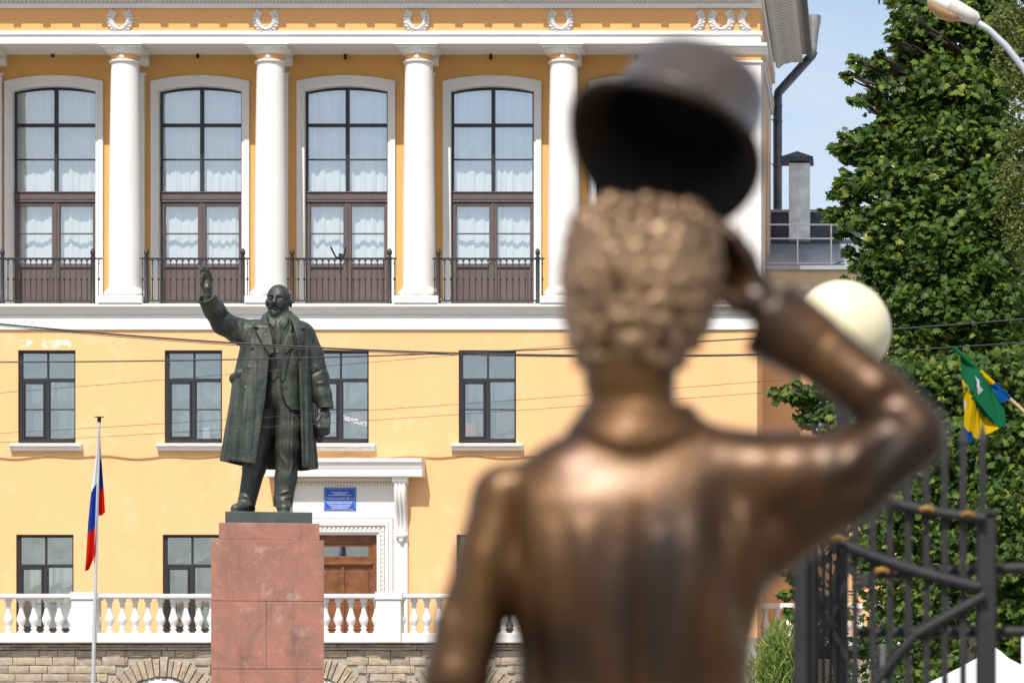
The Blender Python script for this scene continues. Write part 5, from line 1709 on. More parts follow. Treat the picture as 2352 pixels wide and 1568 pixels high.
rel += 3.0*poly_mask(R2u, R2v, pv((616, 728), (635, 742), (628, 760), (617, 745)), 2) + 3.0*poly_mask(R2u, R2v, pv((641, 742), (662, 728), (661, 745), (650, 760)), 2)
for y_ in (812, 828, 844, 858): rel += 1.8*np.exp(-(((R2u-637)/2.2)**2+((R2v+y_)/2.2)**2))
for a_, b_, sg, am in (((662, 905), (660, 1130), 3.5, 2.6), ((640, 1040), (660, 1075), 4, 2), ((672, 950), (668, 1120), 4, 1.8), ((640, 1135), (664, 1128), 3, 2.4), ((640, 1148), (668, 1142), 3, 2.2), ((674, 1060), (662, 1100), 3, 2.0),
                       ((583, 1040), (572, 1125), 4, 2.0), ((560, 1120), (585, 1135), 3, 2.0), ((556, 1138), (580, 1146), 3, 1.6)):
    rel += fold2d(R2u, R2v, (a_[0], -a_[1]), (b_[0], -b_[1]), sg, am)
nz = nrng.normal(size=(40, 70)); 
relief(B, rel, 4)
# ground plane of the shoes
B.D[:, :, B.ax[2] < -1180] = 5
v, f = B.mesh()
fig = npmesh('figure', to_world(v), f, MT['patina'], st, smooth=True)
# raised hand (own fine mesh: fingers stay separate)
Hh = SDF((450, -105, -720), (505, -42, -615), .8)
Hh.chain([N(480, 712, -70), N(481, 692, -74), N(481, 676, -76)], [9.5, 9, 10], 3)
Hh.ell(N(480.5, 666, -76), (10, 6.5, 14), 4)
for q in (((474, 658, -77), (470.5, 645, -80), (468, 636, -81), (464, 630, -80), 4.0), ((479, 655, -78), (477, 643, -82), (475.5, 634, -84), (473, 629, -85), 4.1),
          ((484, 655, -77), (483, 643, -81), (481, 635, -84), (479, 630, -85), 4.0), ((488, 659, -75), (488, 649, -78), (486.5, 642, -81), (485, 638, -82), 3.5)):
    Hh.chain([N(*p) for p in q[:4]], [q[4], q[4]*.95, q[4]*.85, q[4]*.7], 1.2)
Hh.chain([N(475, 678, -78), N(468.5, 664, -82), N(470, 652, -85), N(472, 646, -86)], [5.2, 4.8, 4.0, 3.2], 1.8)
v, f = Hh.mesh(); npmesh('raised_hand', to_world(v), f, MT['patina'], st, smooth=True)
# overcoat
C = SDF((440, -112, -1090), (780, 88, -690), 1.6)
kp = np.array([733, 738, 744, 755, 800, 881, 980, 1090.])
kL = np.array([592, 575, 563, 555, 553, 535, 522, 509.]); kR = np.array([690, 702, 709, 714, 715, 716, 720, 725.]); kb = np.array([24, 34, 43, 53, 62, 65, 69, 74.])
def coat(U, W, Vv):
    py = -Vv
    L_ = np.interp(py, kp, kL); R_ = np.interp(py, kp, kR); b_ = np.interp(py, kp, kb)
    uc = (L_+R_)/2; a_ = (R_-L_)/2
    th = np.arctan2((W-4)/b_, (U-uc)/a_)
    am = np.clip((py-860)/200, 0, 1)
    fl = 1 + am*(.040*np.sin(th*9+1.0) + .025*np.sin(th*15+2.5)) + .012*np.sin(th*7+py*.012)
    p_ = 2.6
    rr = (np.abs((U-uc)/a_)**p_ + np.abs((W-4)/b_)**p_)**(1/p_)/fl
    d = (rr-1)*np.minimum(a_, b_)*.95
    d = np.maximum(d, (735-py)*.8)
    inner = d+6.5
    d = np.maximum(d, -np.maximum(inner, (748-py)))
    hem = np.interp(U, [510, 590, 690, 726], [1058, 1071, 1075.5, 1074])
    return np.maximum(d, py-hem)
C._do(coat, (500, -85, -1090), (740, 80, -720), 0, 'add')
def opening(U, W, Vv):
    py = -Vv
    eL = np.interp(py, [725, 745, 778, 815, 822, 919, 1080], [612, 617, 623, 627, 619, 610, 587.5])
    eR = np.interp(py, [725, 750, 790, 883, 1080], [660, 674, 685, 686, 692])
    return np.maximum(np.maximum(eL-U, U-eR), W+6+0*U)
C._do(opening, (580, -95, -1095), (700, -2, -700), 2, 'cut')
# sleeves
C.chain([N(580, 764, 2), N(548, 762, -8), N(515, 748, -26), N(496, 721, -48), N(478, 693, -72)], [29, 28, 25.5, 23, 21.5], 10)
ax_ = np.array([478-496, -72+48, -(693-721)], float); ax_ /= np.linalg.norm(ax_); c_ = np.array([478, -72, -693.0])
C._do(lambda U, W, Vv: np.maximum(-((U-c_[0])*ax_[0]+(W-c_[1])*ax_[1]+(Vv-c_[2])*ax_[2]), 0*U-1), (440, -112, -725), (515, -20, -650), 0, 'cut')
C.cap(c_-ax_*14, c_+ax_*6, 17.5, 17.5, 0, 'cut')
C.chain([N(699, 768, 4), N(716, 812, 6), N(729, 865, 6), N(739, 905, 0), N(746, 934, -4)], [25, 25, 24, 20.5, 18.5], 7)
C._do(lambda U, W, Vv: (-935.5 - Vv)*-1.0 + 0*U+0*W if False else np.maximum(Vv+935.5, 0*U+0*W-5), (731, -40, -960), (775, 40, -936), 0, 'cut')
C.cap(N(745, 925, -4), N(747, 945, -5), 14.5, 14.5, 0, 'cut')
# collar
C.chain([N(613, 742, -22), N(610, 731, -4), N(618, 722, 16), N(642, 718, 27), N(666, 722, 16), N(672, 733, -4), N(668, 745, -22)], [5, 6.5, 6.5, 6, 6.5, 6.5, 5], 3, sc=(1, 1, 1.6))
# buttons, pocket flap
for bx_, by_ in ((582, 805), (573.5, 850), (565.5, 897)):
    L_ = np.interp(by_, kp, kL); R_ = np.interp(by_, kp, kR); b_ = np.interp(by_, kp, kb); uc = (L_+R_)/2; a_ = (R_-L_)/2
    wq_ = 4 - b_*(1-abs((bx_-uc)/a_)**2.6)**(1/2.6)
    C.ell(N(bx_, by_, wq_), (4.6, 3.6, 4.6), .8); C.ell(N(bx_, by_, wq_-4), (2.4, 2, 2.4), .6, 'cut')
C.cap(N(552, 862, -36), N(537, 872, -8), 8, 9, 2, sc=(1, 1, 1.25))
R2u, R2v = np.meshgrid(C.ax[0], C.ax[2], indexing='ij')
rel = np.zeros(R2u.shape)
rel += 4.5*poly_mask(R2u, R2v, pv((611, 728), (588, 746), (583, 758), (594, 761), (588, 768), (604, 800), (618, 823), (630, 816), (625, 778)), 2)
rel += 4.5*poly_mask(R2u, R2v, pv((660, 728), (690, 746), (698, 757), (690, 762), (696, 768), (697, 790), (686, 830), (682, 800), (672, 750)), 2)
for a_, b_, sg, am in (((566, 905), (552, 1060), 5, 3.2), ((590, 850), (574, 1066), 5, 2.6), ((545, 890), (530, 1054), 5, 2.8), ((603, 900), (584, 1064), 4, 2.0), ((577, 780), (575, 860), 5, 2.0), ((600, 790), (594, 870), 5, -2.0),
                       ((704, 900), (708, 1070), 4, 2.6), ((697, 880), (700, 1060), 3, -1.8), ((706, 790), (704, 880), 3, 2),
                       ((560, 790), (535, 740), 4, 3.0), ((545, 785), (520, 765), 4, 2.4), ((575, 745), (560, 790), 4, 2.4), ((500, 715), (520, 742), 4, 2.0), ((505, 750), (525, 730), 4, -2.0), ((548, 742), (552, 775), 4, -2.0),
                       ((720, 840), (742, 856), 4, 2.6), ((716, 860), (745, 842), 4, -2.4), ((724, 880), (748, 878), 4, 2.2), ((712, 790), (730, 815), 4, 2.0)):
    rel += fold2d(R2u, R2v, (a_[0], -a_[1]), (b_[0], -b_[1]), sg, am)
relief(C, rel, 0, 10)
v, f = C.mesh(); npmesh('overcoat', to_world(v), f, MT['patina'], st, smooth=True)
m = MB()
x0, x1 = LP(520.6), LP(714.5); z0, z1 = LZ(1206), LZ(1180); c = .012; hd = 92*sP
def ring(z, i): return [(x0+i, -hd+i, z), (x1-i, -hd+i, z), (x1-i, hd-i, z), (x0+i, hd-i, z)]
vs = ring(z0+.002, 0) + ring(z1-c, 0) + ring(z1, c)
fs = [(3, 2, 1, 0), (8, 9, 10, 11)]
for r_ in range(2):
    for i in range(4):
        j = (i+1) % 4; fs.append((r_*4+i, r_*4+j, (r_+1)*4+j, (r_+1)*4+i))
m.add([(a+base.x, b+base.y, d) for a, b, d in vs], fs); m.build('plinth', MT['plinth'], st)

# ---------------------------------------------------------------- blurred bronze man with lifted hat (units: picture px at 5 m)
Y1 = 5.0; s1 = Y1/F; U1 = 1480.0
b1 = Vector((X(U1, Y1), Y1, .50)); ROT1 = math.radians(4.2)
man = thing('hat_statue', 'brown bronze statue of a curly-haired man in tailcoat seen from behind lifting a hat', 'statue', Vector((b1.x, b1.y, .18)), rotz=ROT1)
def w1(v):
    o = np.empty_like(v)
    o[:, 0] = (v[:, 0]-U1)*s1 + b1.x; o[:, 1] = v[:, 1]*s1 + b1.y; o[:, 2] = CZ + (VY + v[:, 2])*s1
    return o
G = SDF((880, -330, -3130), (2240, 330, -440), 9.5)
# head and neck
G.ell(N(1478, 665, 30), (140, 155, 160), 10)
G.chain([N(1447, 790, 14), N(1447, 866, 20), N(1454, 930, 22), N(1464, 1000, 20)], [114, 104, 97, 100], 16)
def collar(U, W, Vv):
    py = -Vv
    a_ = np.interp(py, [915, 932, 968, 1000, 1030], [126, 131, 152, 180, 212]); b_ = np.interp(py, [915, 932, 968, 1000, 1030], [104, 110, 118, 126, 132])
    rr = np.sqrt(((U-1466)/a_)**2+((W-26)/b_)**2)
    edge = 1006 + 30*np.cos((U-1464)*.016)
    d = np.maximum(np.maximum((rr-1)*100, 926-py), py-edge)
    return np.maximum(d, -np.maximum((rr-.84)*100, py-948))
G._do(collar, (1235, -120, -1050), (1690, 170, -915), 3, 'add')
G.ell(N(1464, 860, 26), (86, 80, 24), 6, 'cut') if False else None
G.ell(N(1160, 1150, 15), (76, 80, 74), 20)
G.ell(N(1335, 690, 40), (16, 34, 52), 8); G.ell(N(1612, 690, 40), (16, 34, 52), 8)
# torso in the tail coat
_ty = np.arange(900, 2100, 2.0)
def smooth1(xs, ys, sg=18):
    v_ = np.interp(_ty, xs, ys); k_ = np.exp(-.5*(np.arange(-60, 61)*2/sg)**2); k_ /= k_.sum()
    return np.convolve(np.pad(v_, 60, 'edge'), k_, 'valid')
kp_ = [930, 965, 1000, 1040, 1090, 1150, 1250, 1350, 1480, 1600, 1720, 1850, 2050]
tL = smooth1(kp_, [1385, 1365, 1335, 1290, 1185, 1118, 1135, 1160, 1188, 1190, 1170, 1150, 1150]); tR = smooth1(kp_, [1560, 1590, 1640, 1720, 1790, 1800, 1790, 1765, 1728, 1722, 1740, 1760, 1760])
tB = smooth1(kp_, [55, 66, 84, 104, 130, 158, 180, 182, 170, 160, 168, 178, 178], 34)
def torso(U, W, Vv):
    py = -Vv
    L_ = np.interp(py, _ty, tL); R_ = np.interp(py, _ty, tR); b_ = np.interp(py, _ty, tB)
    uc = (L_+R_)/2; a_ = (R_-L_)/2
    p_ = 2.4
    rr = (np.abs((U-uc)/a_)**p_+np.abs((W-20)/b_)**p_)**(1/p_)
    d = (rr-1)*np.minimum(a_, b_)*.9
    return np.maximum(np.maximum(d, 930-py), py-2050)
G._do(torso, (1080, -180, -2060), (1840, 230, -925), 14, 'add')
G.chain([N(1175, 1140, 20), N(1300, 1098, 20), N(1440, 1040, 20)], [62, 84, 96], 36, sc=(1, 1.1, 1))
G.chain([N(1500, 1035, 20), N(1640, 1075, 20), N(1720, 1085, 20)], [96, 90, 96], 36)
# lapel / collar roll
# hanging arm
G.chain([N(1160, 1140, 10), N(1122, 1290, 0), N(1078, 1450, -10), N(1052, 1560, -20), N(1062, 1720, 30), N(1075, 1850, 70)], [72, 76, 78, 76, 66, 56], 16)
G.chain([N(1076, 1850, 74), N(1084, 1930, 90), N(1092, 1990, 100)], [42, 44, 30], 12)
for i in range(4): G.chain([N(1066+i*16, 1975, 80+i*12), N(1070+i*15, 2040, 95+i*12), N(1076+i*13, 2090, 80+i*12)], [14, 13, 11], 3)
G.chain([N(1098, 1930, 60), N(1116, 1985, 50), N(1118, 2035, 55)], [15, 14, 11], 6)
# raised arm: shoulder, elbow, forearm, cuff
G.chain([N(1690, 1095, 20), N(1820, 1105, 0), N(1960, 1085, -15), N(2100, 1005, -20)], [108, 114, 104, 76], 24)
G.chain([N(1790, 1240, 20), N(1940, 1140, 0)], [70, 62], 60)
G.chain([N(2106, 985, -20), N(2015, 905, 0), N(1905, 815, 30), N(1815, 745, 55)], [70, 76, 75, 72], 14)
G.chain([N(1860, 782, 42), N(1770, 722, 60)], [86, 98], 5)
ca = np.array([-.80, .16, .58]); ca /= np.linalg.norm(ca); cc = np.array([1766, 60, -722.])
G._do(lambda U, W, Vv: np.maximum(-((U-cc[0])*ca[0]+(W-cc[1])*ca[1]+(Vv-cc[2])*ca[2]), -60+0*U), (1640, -80, -860), (1790, 190, -560), 4, 'cut')
# hand closing on the brim
G.chain([N(1785, 728, 62), N(1750, 690, 70)], [46, 46], 12)
G.ell(N(1735, 660, 72), (46, 34, 58), 12)
FG = (((1745, 640, 60), (1722, 580, 52), (1690, 535, 52), (1655, 500, 70), 21), ((1726, 625, 85), (1700, 562, 78), (1668, 520, 76), (1640, 496, 92), 21),
      ((1706, 628, 105), (1680, 570, 104), (1650, 530, 100), (1626, 510, 112), 20), ((1690, 645, 120), (1662, 598, 124), (1640, 560, 124), (1622, 535, 130), 18))
for a_, b_, c_, d_, rr in FG: G.chain([N(*a_), N(*b_), N(*c_), N(*d_)], [rr, rr, rr*.92, rr*.75], 5)
G.chain([N(1740, 700, 44), N(1690, 690, 26), N(1645, 660, 20), N(1630, 620, 30)], [27, 25, 22, 17], 8)
# legs and shoes
G.chain([N(1370, 2000, 20), N(1360, 2380, 0), N(1352, 2700, 20), N(1350, 2960, 40)], [128, 104, 86, 70], 20)
G.chain([N(1590, 2000, 20), N(1605, 2380, 10), N(1615, 2700, 20), N(1620, 2960, 40)], [128, 104, 86, 70], 20)
G.chain([N(1348, 3045, 50), N(1325, 3060, 210)], [58, 50], 12); G.chain([N(1622, 3045, 50), N(1650, 3060, 210)], [58, 50], 12)
# folds of the coat back
R2u, R2v = np.meshgrid(G.ax[0], G.ax[2], indexing='ij')
rel = np.zeros(R2u.shape)
for a_, b_, sg, am in (((1470, 1180), (1466, 1900), 12, -7), ((1340, 1230), (1390, 1640), 26, 9), ((1600, 1220), (1560, 1640), 26, 10), ((1260, 1230), (1300, 1500), 24, 8), ((1700, 1200), (1640, 1500), 26, 12), ((1655, 1150), (1690, 1430), 26, -16),
                       ((1420, 1300), (1430, 1800), 22, 7), ((1520, 1250), (1520, 1800), 22, 7), ((1760, 1190), (1900, 1120), 20, -5), ((1850, 1180), (1960, 1040), 20, 5), ((1960, 1120), (2060, 1000), 18, -8),
                       ((1185, 1130), (1200, 1300), 14, -10), ((1130, 1200), (1100, 1400), 20, 7), ((1060, 1300), (1060, 1500), 18, -6), ((1230, 1400), (1260, 1700), 20, -6), ((1900, 1130), (2010, 1110), 18, -5), ((2000, 930), (2080, 900), 16, -6)):
    rel += fold2d(R2u, R2v, (a_[0], -a_[1]), (b_[0], -b_[1]), sg*1.35, am*1.7)
relief(G, rel, 20, 60)
G.D[:, :, G.ax[2] < -3108] = 40
v, f = G.mesh(); npmesh('figure', w1(v), f, MT['bronze'], man, smooth=True)
# curly hair
Hr = SDF((1260, -200, -880), (1690, 230, -430), 5.5)
hz_ = [462, 490, 530, 620, 700, 745, 785, 810]; hc_ = [1482, 1482, 1480, 1474, 1466, 1459, 1452, 1448]; hw_ = [96, 138, 162, 172, 160, 142, 120, 104]; hd_ = [100, 140, 165, 176, 160, 140, 116, 98]
def hair_core(U, W, Vv):
    py = -Vv
    c0 = np.interp(py, hz_, hc_); a_ = np.interp(py, hz_, hw_)-22; b_ = np.interp(py, hz_, hd_)-22
    d = (np.sqrt(((U-c0)/a_)**2+((W-26)/b_)**2)-1)*np.minimum(a_, b_)
    return np.maximum(np.maximum(d, 478-py), py-794)
Hr._do(hair_core, (1290, -160, -830), (1660, 215, -470), 4, 'add')
rh = random.Random(5)
rows_ = np.linspace(480, 792, 9)
for ri_, py_ in enumerate(rows_):
    c0 = np.interp(py_, hz_, hc_); a_ = np.interp(py_, hz_, hw_); b_ = np.interp(py_, hz_, hd_)
    nn_ = max(8, int(2*math.pi*max(a_, b_)/44))
    for q in range(nn_):
        t = 2*math.pi*(q+.5*(ri_ % 2)+rh.uniform(-.25, .25))/nn_
        if math.sin(t) > .75: continue
        yy_ = py_ + rh.uniform(-9, 9)
        p = np.array([c0+a_*math.cos(t), 26+b_*math.sin(t), -yy_])
        # a curl: short comma turning sideways along the surface
        tg = np.array([-a_*math.sin(t), b_*math.cos(t), 0]); tg /= np.linalg.norm(tg)
        sgn = rh.choice((-1, 1)); r_ = rh.uniform(16, 25); L_ = rh.uniform(22, 38)
        p1 = p + np.array([0, 0, -L_]) + tg*sgn*4; p2 = p1 + tg*sgn*L_*.8 + np.array([0, 0, -4.])
        Hr.chain([p, p1, p2], [r_, r_*.95, r_*.7], 2.5)
for i in range(60):
    rr_ = 100*math.sqrt(rh.random()); t = rh.uniform(0, 6.283)
    Hr.ell((1480+rr_*math.cos(t), 26+rr_*math.sin(t), -476+6*rh.random()), (20, 20, 14), 3)
v, f = Hr.mesh(); npmesh('hair', w1(v), f, MT['bronze_hair'], man, smooth=True)
# plinth under the shoes
m = MB(); m.lathe([(.46, 0.0), (.46, .42), (.44, .445), (.40, .45)], b1.x, b1.y+.05, 40)
m.v = [(a, b, c+.0) for a, b, c in m.v]
plz = CZ + (VY-3108)*s1
m.v = [(a, b, c/.45*(plz-.002)) for a, b, c in m.v]; m.build('plinth', MT['plinth'], man, smooth=True, angle=40)
# hat: a thing of its own, held by the hand
nh = Vector((.30, .68, .67)).normalized()
e1 = Vector((1, 0, 0)); e1 = (e1 - nh*e1.dot(nh)).normalized(); e2 = nh.cross(e1)
ctr = P(1512, 358, 5.04)
prof_o = [(.160, .014), (.158, .005), (.153, .005), (.145, .016), (.134, .034), (.121, .064), (.114, .11), (.117, .17), (.111, .205), (.090, .224), (.050, .232), (.0, .234)]
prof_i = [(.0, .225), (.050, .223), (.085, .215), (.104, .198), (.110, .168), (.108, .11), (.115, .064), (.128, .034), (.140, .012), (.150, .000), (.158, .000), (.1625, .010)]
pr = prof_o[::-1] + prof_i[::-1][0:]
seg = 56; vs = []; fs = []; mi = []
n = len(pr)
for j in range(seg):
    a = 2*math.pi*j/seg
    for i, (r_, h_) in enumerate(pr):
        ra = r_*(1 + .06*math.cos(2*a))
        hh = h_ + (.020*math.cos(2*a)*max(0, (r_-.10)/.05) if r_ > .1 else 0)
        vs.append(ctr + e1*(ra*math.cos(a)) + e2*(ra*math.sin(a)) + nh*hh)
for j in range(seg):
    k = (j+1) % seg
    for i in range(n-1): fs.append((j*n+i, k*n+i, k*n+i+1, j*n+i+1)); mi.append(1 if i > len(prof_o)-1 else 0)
hat = npmesh('bowler_hat', np.array([tuple(q) for q in vs]), fs, [MT['bronze_hat'], MT['hat_inner_shade']], None, smooth=True, mi=mi)
tag(hat, 'dark bronze rounded hat held up above the curly head', 'hat')
m = MB(); pts = [ctr + e1*(.131*(1+.06*math.cos(2*a))*math.cos(a)) + e2*(.131*(1+.06*math.cos(2*a))*math.sin(a)) + nh*.050 for a in np.linspace(0, 2*math.pi, 49)]
m.tube(pts, .004, 8, cap=False); m.build('hat_band', MT['bronze_hat'], hat, smooth=True)

# ================================================================ trees
def leaf_shape(kind):
    if kind == 'maple':
        o = [(0, -.18), (.16, -.10), (.50, -.16), (.40, .06), (.62, .22), (.34, .30), (.36, .52), (.14, .46), (0, .82)]
        o = o + [(-x, y) for x, y in o[-2:0:-1]]
        c = [(0, .12)]
        pts = np.array(c + o, float); n = len(o)
        z = np.array([0.0] + [-.34*abs(x)-.22*max(0, y-.3) for x, y in o])
        fs = [(0, 1+i, 1+(i+1) % n) for i in range(n)]
        return np.c_[pts, z], fs
    if kind == 'birch':
        pts = np.array([(0, -.5, 0), (.34, -.1, .05), (0, .6, 0), (-.34, -.1, .05)], float)
        return pts, [(0, 1, 2), (0, 2, 3)]
    pts = np.array([(-.06, 0, 0), (.06, 0, 0), (.05, .6, .05), (0, 1, .0), (-.05, .6, .05)], float)
    return pts, [(0, 1, 2), (0, 2, 4), (2, 3, 4)]

def leaves_mesh(name, pos, nrm, spin, size, kind, mtl, parent):
    base_, fs = leaf_shape(kind); nb = len(base_)
    n = len(pos)
    nrm = nrm/np.linalg.norm(nrm, axis=1)[:, None]
    ref = np.where(np.abs(nrm[:, 2:3]) < .95, np.array([[0, 0, 1.0]]), np.array([[1.0, 0, 0]]))
    e1 = np.cross(ref, nrm); e1 /= np.linalg.norm(e1, axis=1)[:, None]; e2 = np.cross(nrm, e1)
    c, s = np.cos(spin)[:, None], np.sin(spin)[:, None]
    a = e1*c + e2*s; b = -e1*s + e2*c
    v = pos[:, None, :] + size[:, None, None]*(base_[None, :, 0:1]*a[:, None, :] + base_[None, :, 1:2]*b[:, None, :] + base_[None, :, 2:3]*nrm[:, None, :])
    v = v.reshape(-1, 3) - np.array(WL[parent])
    f = (np.array(fs)[None] + (np.arange(n)*nb)[:, None, None]).reshape(-1, 3)
    me = bpy.data.meshes.new(name)
    me.vertices.add(len(v)); me.vertices.foreach_set('co', v.ravel())
    me.loops.add(f.size); me.loops.foreach_set('vertex_index', f.ravel().astype(np.int32))
    me.polygons.add(len(f)); me.polygons.foreach_set('loop_start', np.arange(0, f.size, 3, dtype=np.int32)); me.polygons.foreach_set('loop_total', np.full(len(f), 3, dtype=np.int32))
    me.materials.append(mtl); me.update(calc_edges=True); me.validate()
    o = bpy.data.objects.new(name, me); link(o, parent); WL[o] = WL[parent]
    return o

def blob_leaves(blobs, per, rng, droop=.25, flat=.75):
    """points on leafy shells of many small sprays inside each blob"""
    P_, N_ = [], []
    for (c, r, n) in blobs:
        c = np.array(c); ns = max(3, int(n/per))
        d = rng.normal(size=(ns, 3)); d /= np.linalg.norm(d, axis=1)[:, None]
        d[:, 1] -= .25; d[:, 2] += .15; d /= np.linalg.norm(d, axis=1)[:, None]
        rad = r*(rng.uniform(.35, 1, size=(ns, 1))**.6)
        sc = c + d*rad*np.array([1, 1, flat*1.15])
        for q in range(ns):
            k = max(2, int(per*rng.uniform(.6, 1.4)))
            out = d[q]*np.array([1, 1, .35]); 
            off = rng.normal(size=(k, 3))*np.array([1, 1, .55])*r*.26
            off[:, 2] -= droop*np.hypot(off[:, 0], off[:, 1])
            P_.append(sc[q] + off)
            nn = out*.55 + np.array([0, -.30, .72]) + rng.normal(size=(k, 3))*.52
            N_.append(nn)
    return np.concatenate(P_), np.concatenate(N_)

def limb(mb, a, b, r0, r1, rng, n=6, wob=.12):
    a, b = np.array(a, float), np.array(b, float); L = np.linalg.norm(b-a)
    pts = []
    for i in range(n+1):
        t = i/n; p = a+(b-a)*t
        if 0 < i < n: p = p + rng.normal(size=3)*wob*L/n
        p[2] += .06*L*math.sin(math.pi*t)
        pts.append(Vector(p))
    mb.tube(pts, [r0+(r1-r0)*i/n for i in range(n+1)], 7)

def make_tree(name, label, root_px, y, blobs_px, kind, mtl, leaf, per, group, seed, trunk_r=.22, split_leaf=0, droop=.25, dens=1.0, shrink=1.0, flat=.75):
    rng = np.random.default_rng(seed)
    rx = X(root_px, y)
    t = thing(name, label, 'tree', (rx, y, 0), group)
    blobs = []
    for (px, py, rp, dy, n) in blobs_px:
        yy = y+dy; r = rp*yy/F*shrink
        blobs.append((np.array(P(px, py, yy)), r, int(n*dens)))
    top = max(b[0][2] for b in blobs)
    tb_ = MB()
    tp = [Vector((rx+.15*math.sin(i*1.3), y+.12*math.cos(i), top*.92*i/8)) for i in range(9)]
    tb_.tube(tp, [trunk_r*(1.25 if i == 0 else 1)*(1-.095*i) for i in range(9)], 12)
    tb_.build('trunk', MT['bark'], t, smooth=True)
    lm = MB()
    for c, r, n in blobs:
        zb = max(.25*top, min(c[2]-.45*abs(c[0]-rx)-.3, top*.85))
        f_ = zb/(top*.92); k = min(8, f_*8); i0 = int(min(7, k)); pa = tp[i0].lerp(tp[i0+1], k-i0)
        limb(lm, pa, c, trunk_r*.30*(1-.5*f_), .018, rng)
        for _ in range(5):
            d = np.clip(rng.normal(size=3), -1, 1)*r*.5; limb(lm, c - (c-np.array(pa))*.15, c+d, .02, .006, rng, 3)
    lm.build('branches', MT['bark'], t, smooth=True)
    pos, nrm = blob_leaves(blobs, per, rng, droop, flat)
    n = len(pos)
    size = rng.uniform(.55, 1.15, n)*leaf; spin = rng.uniform(0, 6.283, n) if kind != 'maple' else rng.normal(math.pi, .9, n)
    if split_leaf:
        # the leaves that show largest (nearest the viewer) are parts of their own
        px = VX + pos[:, 0]*F/pos[:, 1]; py = VY - (pos[:, 2]-CZ)*F/pos[:, 1]
        vis = (px > 1880) & (px < 2350) & (py > 0) & (py < 1560)
        order = np.argsort(np.where(vis, pos[:, 1], 1e9))[:split_leaf]
        msk = np.zeros(n, bool); msk[order] = True
        lb, lf = leaf_shape(kind)
        lme = bpy.data.meshes.new('leaf'); lme.from_pydata(lb.tolist(), [], lf); lme.materials.append(mtl); lme.update()
        for i in order:
            o = bpy.data.objects.new('leaf', lme); link(o, t)
            nv = Vector(nrm[i]).normalized(); o.rotation_mode = 'QUATERNION'
            q = nv.to_track_quat('Z', 'Y'); q.rotate(Matrix.Rotation(spin[i], 3, nv)); o.rotation_quaternion = q
            o.location = Vector(pos[i]) - WL[t]; o.scale = (size[i],)*3; WL[o] = Vector(pos[i])
        pos, nrm, size, spin = pos[~msk], nrm[~msk], size[~msk], spin[~msk]
    cr_ = leaves_mesh('crown', pos, nrm, spin, size, kind, mtl, t)
    cr_['kind'] = 'stuff'
    return t

mapleA = [(2115, 5, 65, 0, 420), (2085, 75, 48, -.3, 260), (2190, -120, 150, 1, 900), (2330, -160, 150, 2, 800), (2150, 60, 85, 0, 700), (2230, 60, 110, 0, 900), (2330, 90, 120, 0, 900), (2080, 150, 55, -.3, 330), (2010, 160, 38, -.3, 200),
          (2140, 190, 85, -.5, 750), (2240, 220, 100, -.5, 900), (2060, 245, 55, -.5, 360), (1995, 215, 26, -.5, 90), (2090, 310, 70, -.8, 560), (2000, 320, 48, -.8, 300), (1945, 345, 30, -.8, 130), (2180, 330, 90, -.8, 850),
          (2290, 340, 110, -.6, 950), (2030, 400, 62, -1, 460), (1960, 440, 45, -1, 270), (1925, 495, 24, -1, 90), (2120, 440, 85, -1, 760), (2230, 460, 100, -1, 900), (2040, 510, 72, -1.1, 560), (1965, 500, 36, -1.2, 190),
          (2330, 480, 110, -.8, 850), (2130, 560, 85, -1.2, 760), (2040, 600, 62, -1.2, 440), (1995, 660, 40, -1.2, 230), (2240, 590, 100, -1.1, 860), (2090, 680, 75, -1.2, 560), (2180, 700, 90, -1.2, 760), (2290, 720, 110, -1, 900), (2110, 780, 70, -1.1, 480), (2210, 820, 90, -1, 700)]
for (px, py) in ((2068, 30), (2062, 95), (1972, 140), (1950, 170), (2040, 190), (1968, 232), (2025, 280), (1935, 318), (1918, 350), (1948, 400), (1918, 440), (1908, 488), (1925, 530), (1948, 575), (1975, 610), (1962, 655), (2020, 130), (2100, 40), (1990, 370)):
    mapleA.append((px, py, 20, -1, 34))
make_tree('maple_tree', 'tall broad-leaved maple filling the right side against the sky', 2290, 48.0, mapleA, 'maple', MT['maple'], .145, 12, 'trees on the right', 3, .30, split_leaf=280, shrink=.94, flat=.8, dens=1.25)
mapleB = [(2060, 880, 75, 0, 520), (2150, 890, 80, 0, 620), (2250, 900, 95, 0, 700), (2340, 870, 100, 0, 700), (2080, 990, 85, .3, 620), (2180, 1000, 90, 0, 720), (2290, 1020, 110, -.3, 850), (2370, 1000, 90, -.3, 500),
          (2100, 1110, 85, .3, 640), (2200, 1120, 95, 0, 720), (2310, 1150, 110, -.4, 900), (2050, 1200, 70, .5, 440), (2140, 1230, 85, .3, 620), (2240, 1250, 95, 0, 720), (2340, 1280, 95, -.5, 760), (2090, 1330, 75, .5, 460), (2180, 1370, 90, .3, 640),
          (2280, 1400, 95, 0, 700), (2350, 1420, 80, -.4, 560), (2120, 1480, 80, .5, 440), (2210, 1520, 90, .3, 520), (2310, 1540, 95, 0, 520), (2010, 1290, 45, .8, 200), (2000, 1000, 60, .5, 330), (1980, 1110, 60, .8, 300)]
make_tree('maple_tree', 'lower maple behind the iron gate with dense dark green leaves', 2262, 41.0, mapleB, 'maple', MT['maple'], .120, 14, 'trees on the right', 5, .24, shrink=.93, flat=.85, dens=1.3)
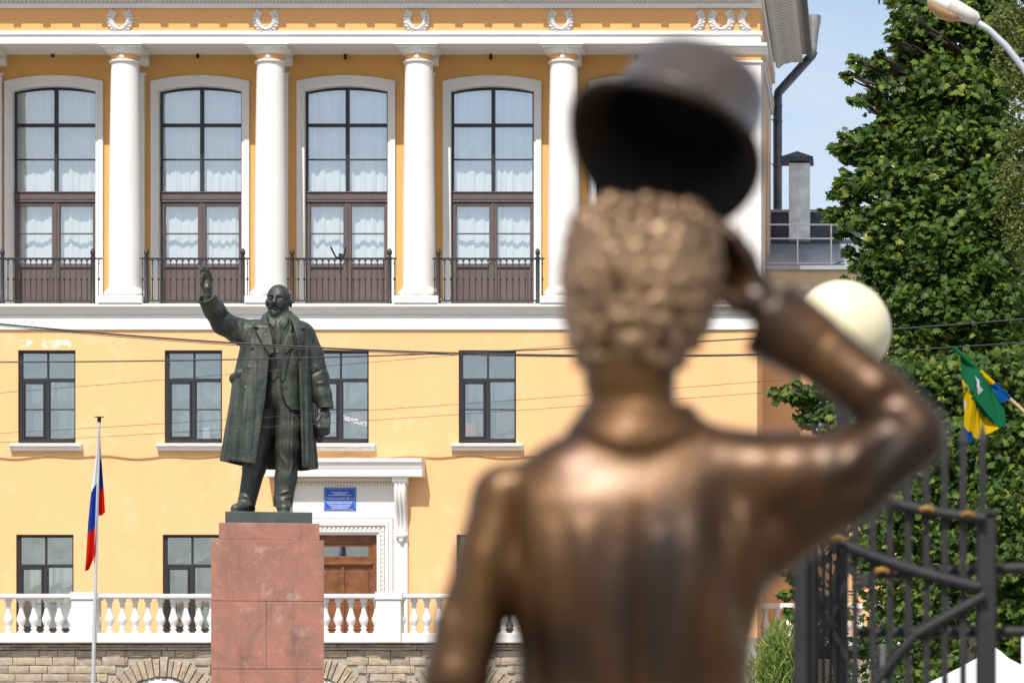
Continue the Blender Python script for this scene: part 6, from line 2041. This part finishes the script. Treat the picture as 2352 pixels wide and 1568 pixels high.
mapleC = [(1790, 905, 26, 0, 80), (1825, 895, 34, 0, 130), (1860, 905, 36, .2, 140), (1850, 960, 34, .2, 120), (1890, 960, 45, .3, 180), (1920, 900, 50, .5, 200), (1812, 1300, 24, 0, 70), (1808, 1360, 20, 0, 50), (1830, 1250, 30, .3, 100), (1850, 1330, 40, .4, 150), (1880, 1150, 60, .6, 220), (1930, 1260, 60, .6, 220), (1900, 1420, 55, .5, 160), (1822, 1410, 20, 0, 40), (1935, 1060, 60, .6, 220)]
make_tree('maple_tree', 'slender young maple beside the wing behind the bronze elbow', 1925, 56.0, mapleC, 'maple', MT['maple'], .17, 10, 'trees on the right', 9, .10)
far = [(2020+60*i, 640+130*j, 95, 3*(i % 2), 260) for i in range(7) for j in range(8)]
make_tree('linden_tree', 'dark shaded tree mass standing behind the maples', 2200, 62.0, far, 'maple', leaf_mat('linden_leaf', (.02, .045, .01), (.035, .075, .016), (.06, .11, .025)), .20, 16, 'trees on the right', 17, .30)
birch = [(2360, 60, 60, 0, 1500), (2310, 30, 40, 0, 700), (2350, 170, 50, 0, 1100), (2345, 300, 45, 0, 1000), (2335, 390, 48, 0, 1100), (2320, 470, 36, 0, 700), (2350, 520, 46, 0, 900), (2400, 200, 90, 0, 1600), (2400, 420, 90, 0, 1500), (2300, 120, 30, 0, 350), (2400, -80, 120, 0, 1500)]
make_tree('birch_tree', 'birch with fine drooping olive foliage at the top right edge', 2440, 44.0, birch, 'birch', MT['birch'], .055, 26, 'trees on the right', 23, .16, droop=1.6)

# shrub by the wing: upright feathery sprays
rng = np.random.default_rng(31)
YSH = 50.0
sh = thing('shrub', 'feathery bright green shrub between the bronze back and the iron gate', 'shrub', (X(1790, YSH), YSH, 0))
pos = []; nr = []; 
NB = 5200
cx = rng.normal(1782, 34, NB); topy = 1415 + 26*np.abs((cx-1790)/30)**1.6
py = topy + np.abs(rng.normal(0, 110, NB)) + rng.uniform(0, 150, NB)**1.0
yy = YSH + rng.normal(0, .35, NB)
pos = np.stack([(cx-VX)*yy/F, yy, CZ+(VY-py)*yy/F], 1)
pos = pos[pos[:, 2] > .1]
n = len(pos)
# blades stand in planes facing roughly the viewer, pointing up and outwards
nrm = np.stack([rng.normal(0, .6, n), -np.ones(n), rng.normal(.25, .4, n)], 1)
leaves_mesh('foliage', pos, nrm, rng.normal(0, .55, n), rng.uniform(.10, .22, n), 'blade', MT['thuja'], sh)['kind'] = 'stuff'
sb = MB()
for i in range(9):
    a = Vector((X(1760+i*7, YSH), YSH, 0)); limb(sb, a, P(1750+i*9, 1450+20*(i % 3), YSH), .03, .008, rng, 5)
sb.build('stems', MT['bark'], sh)
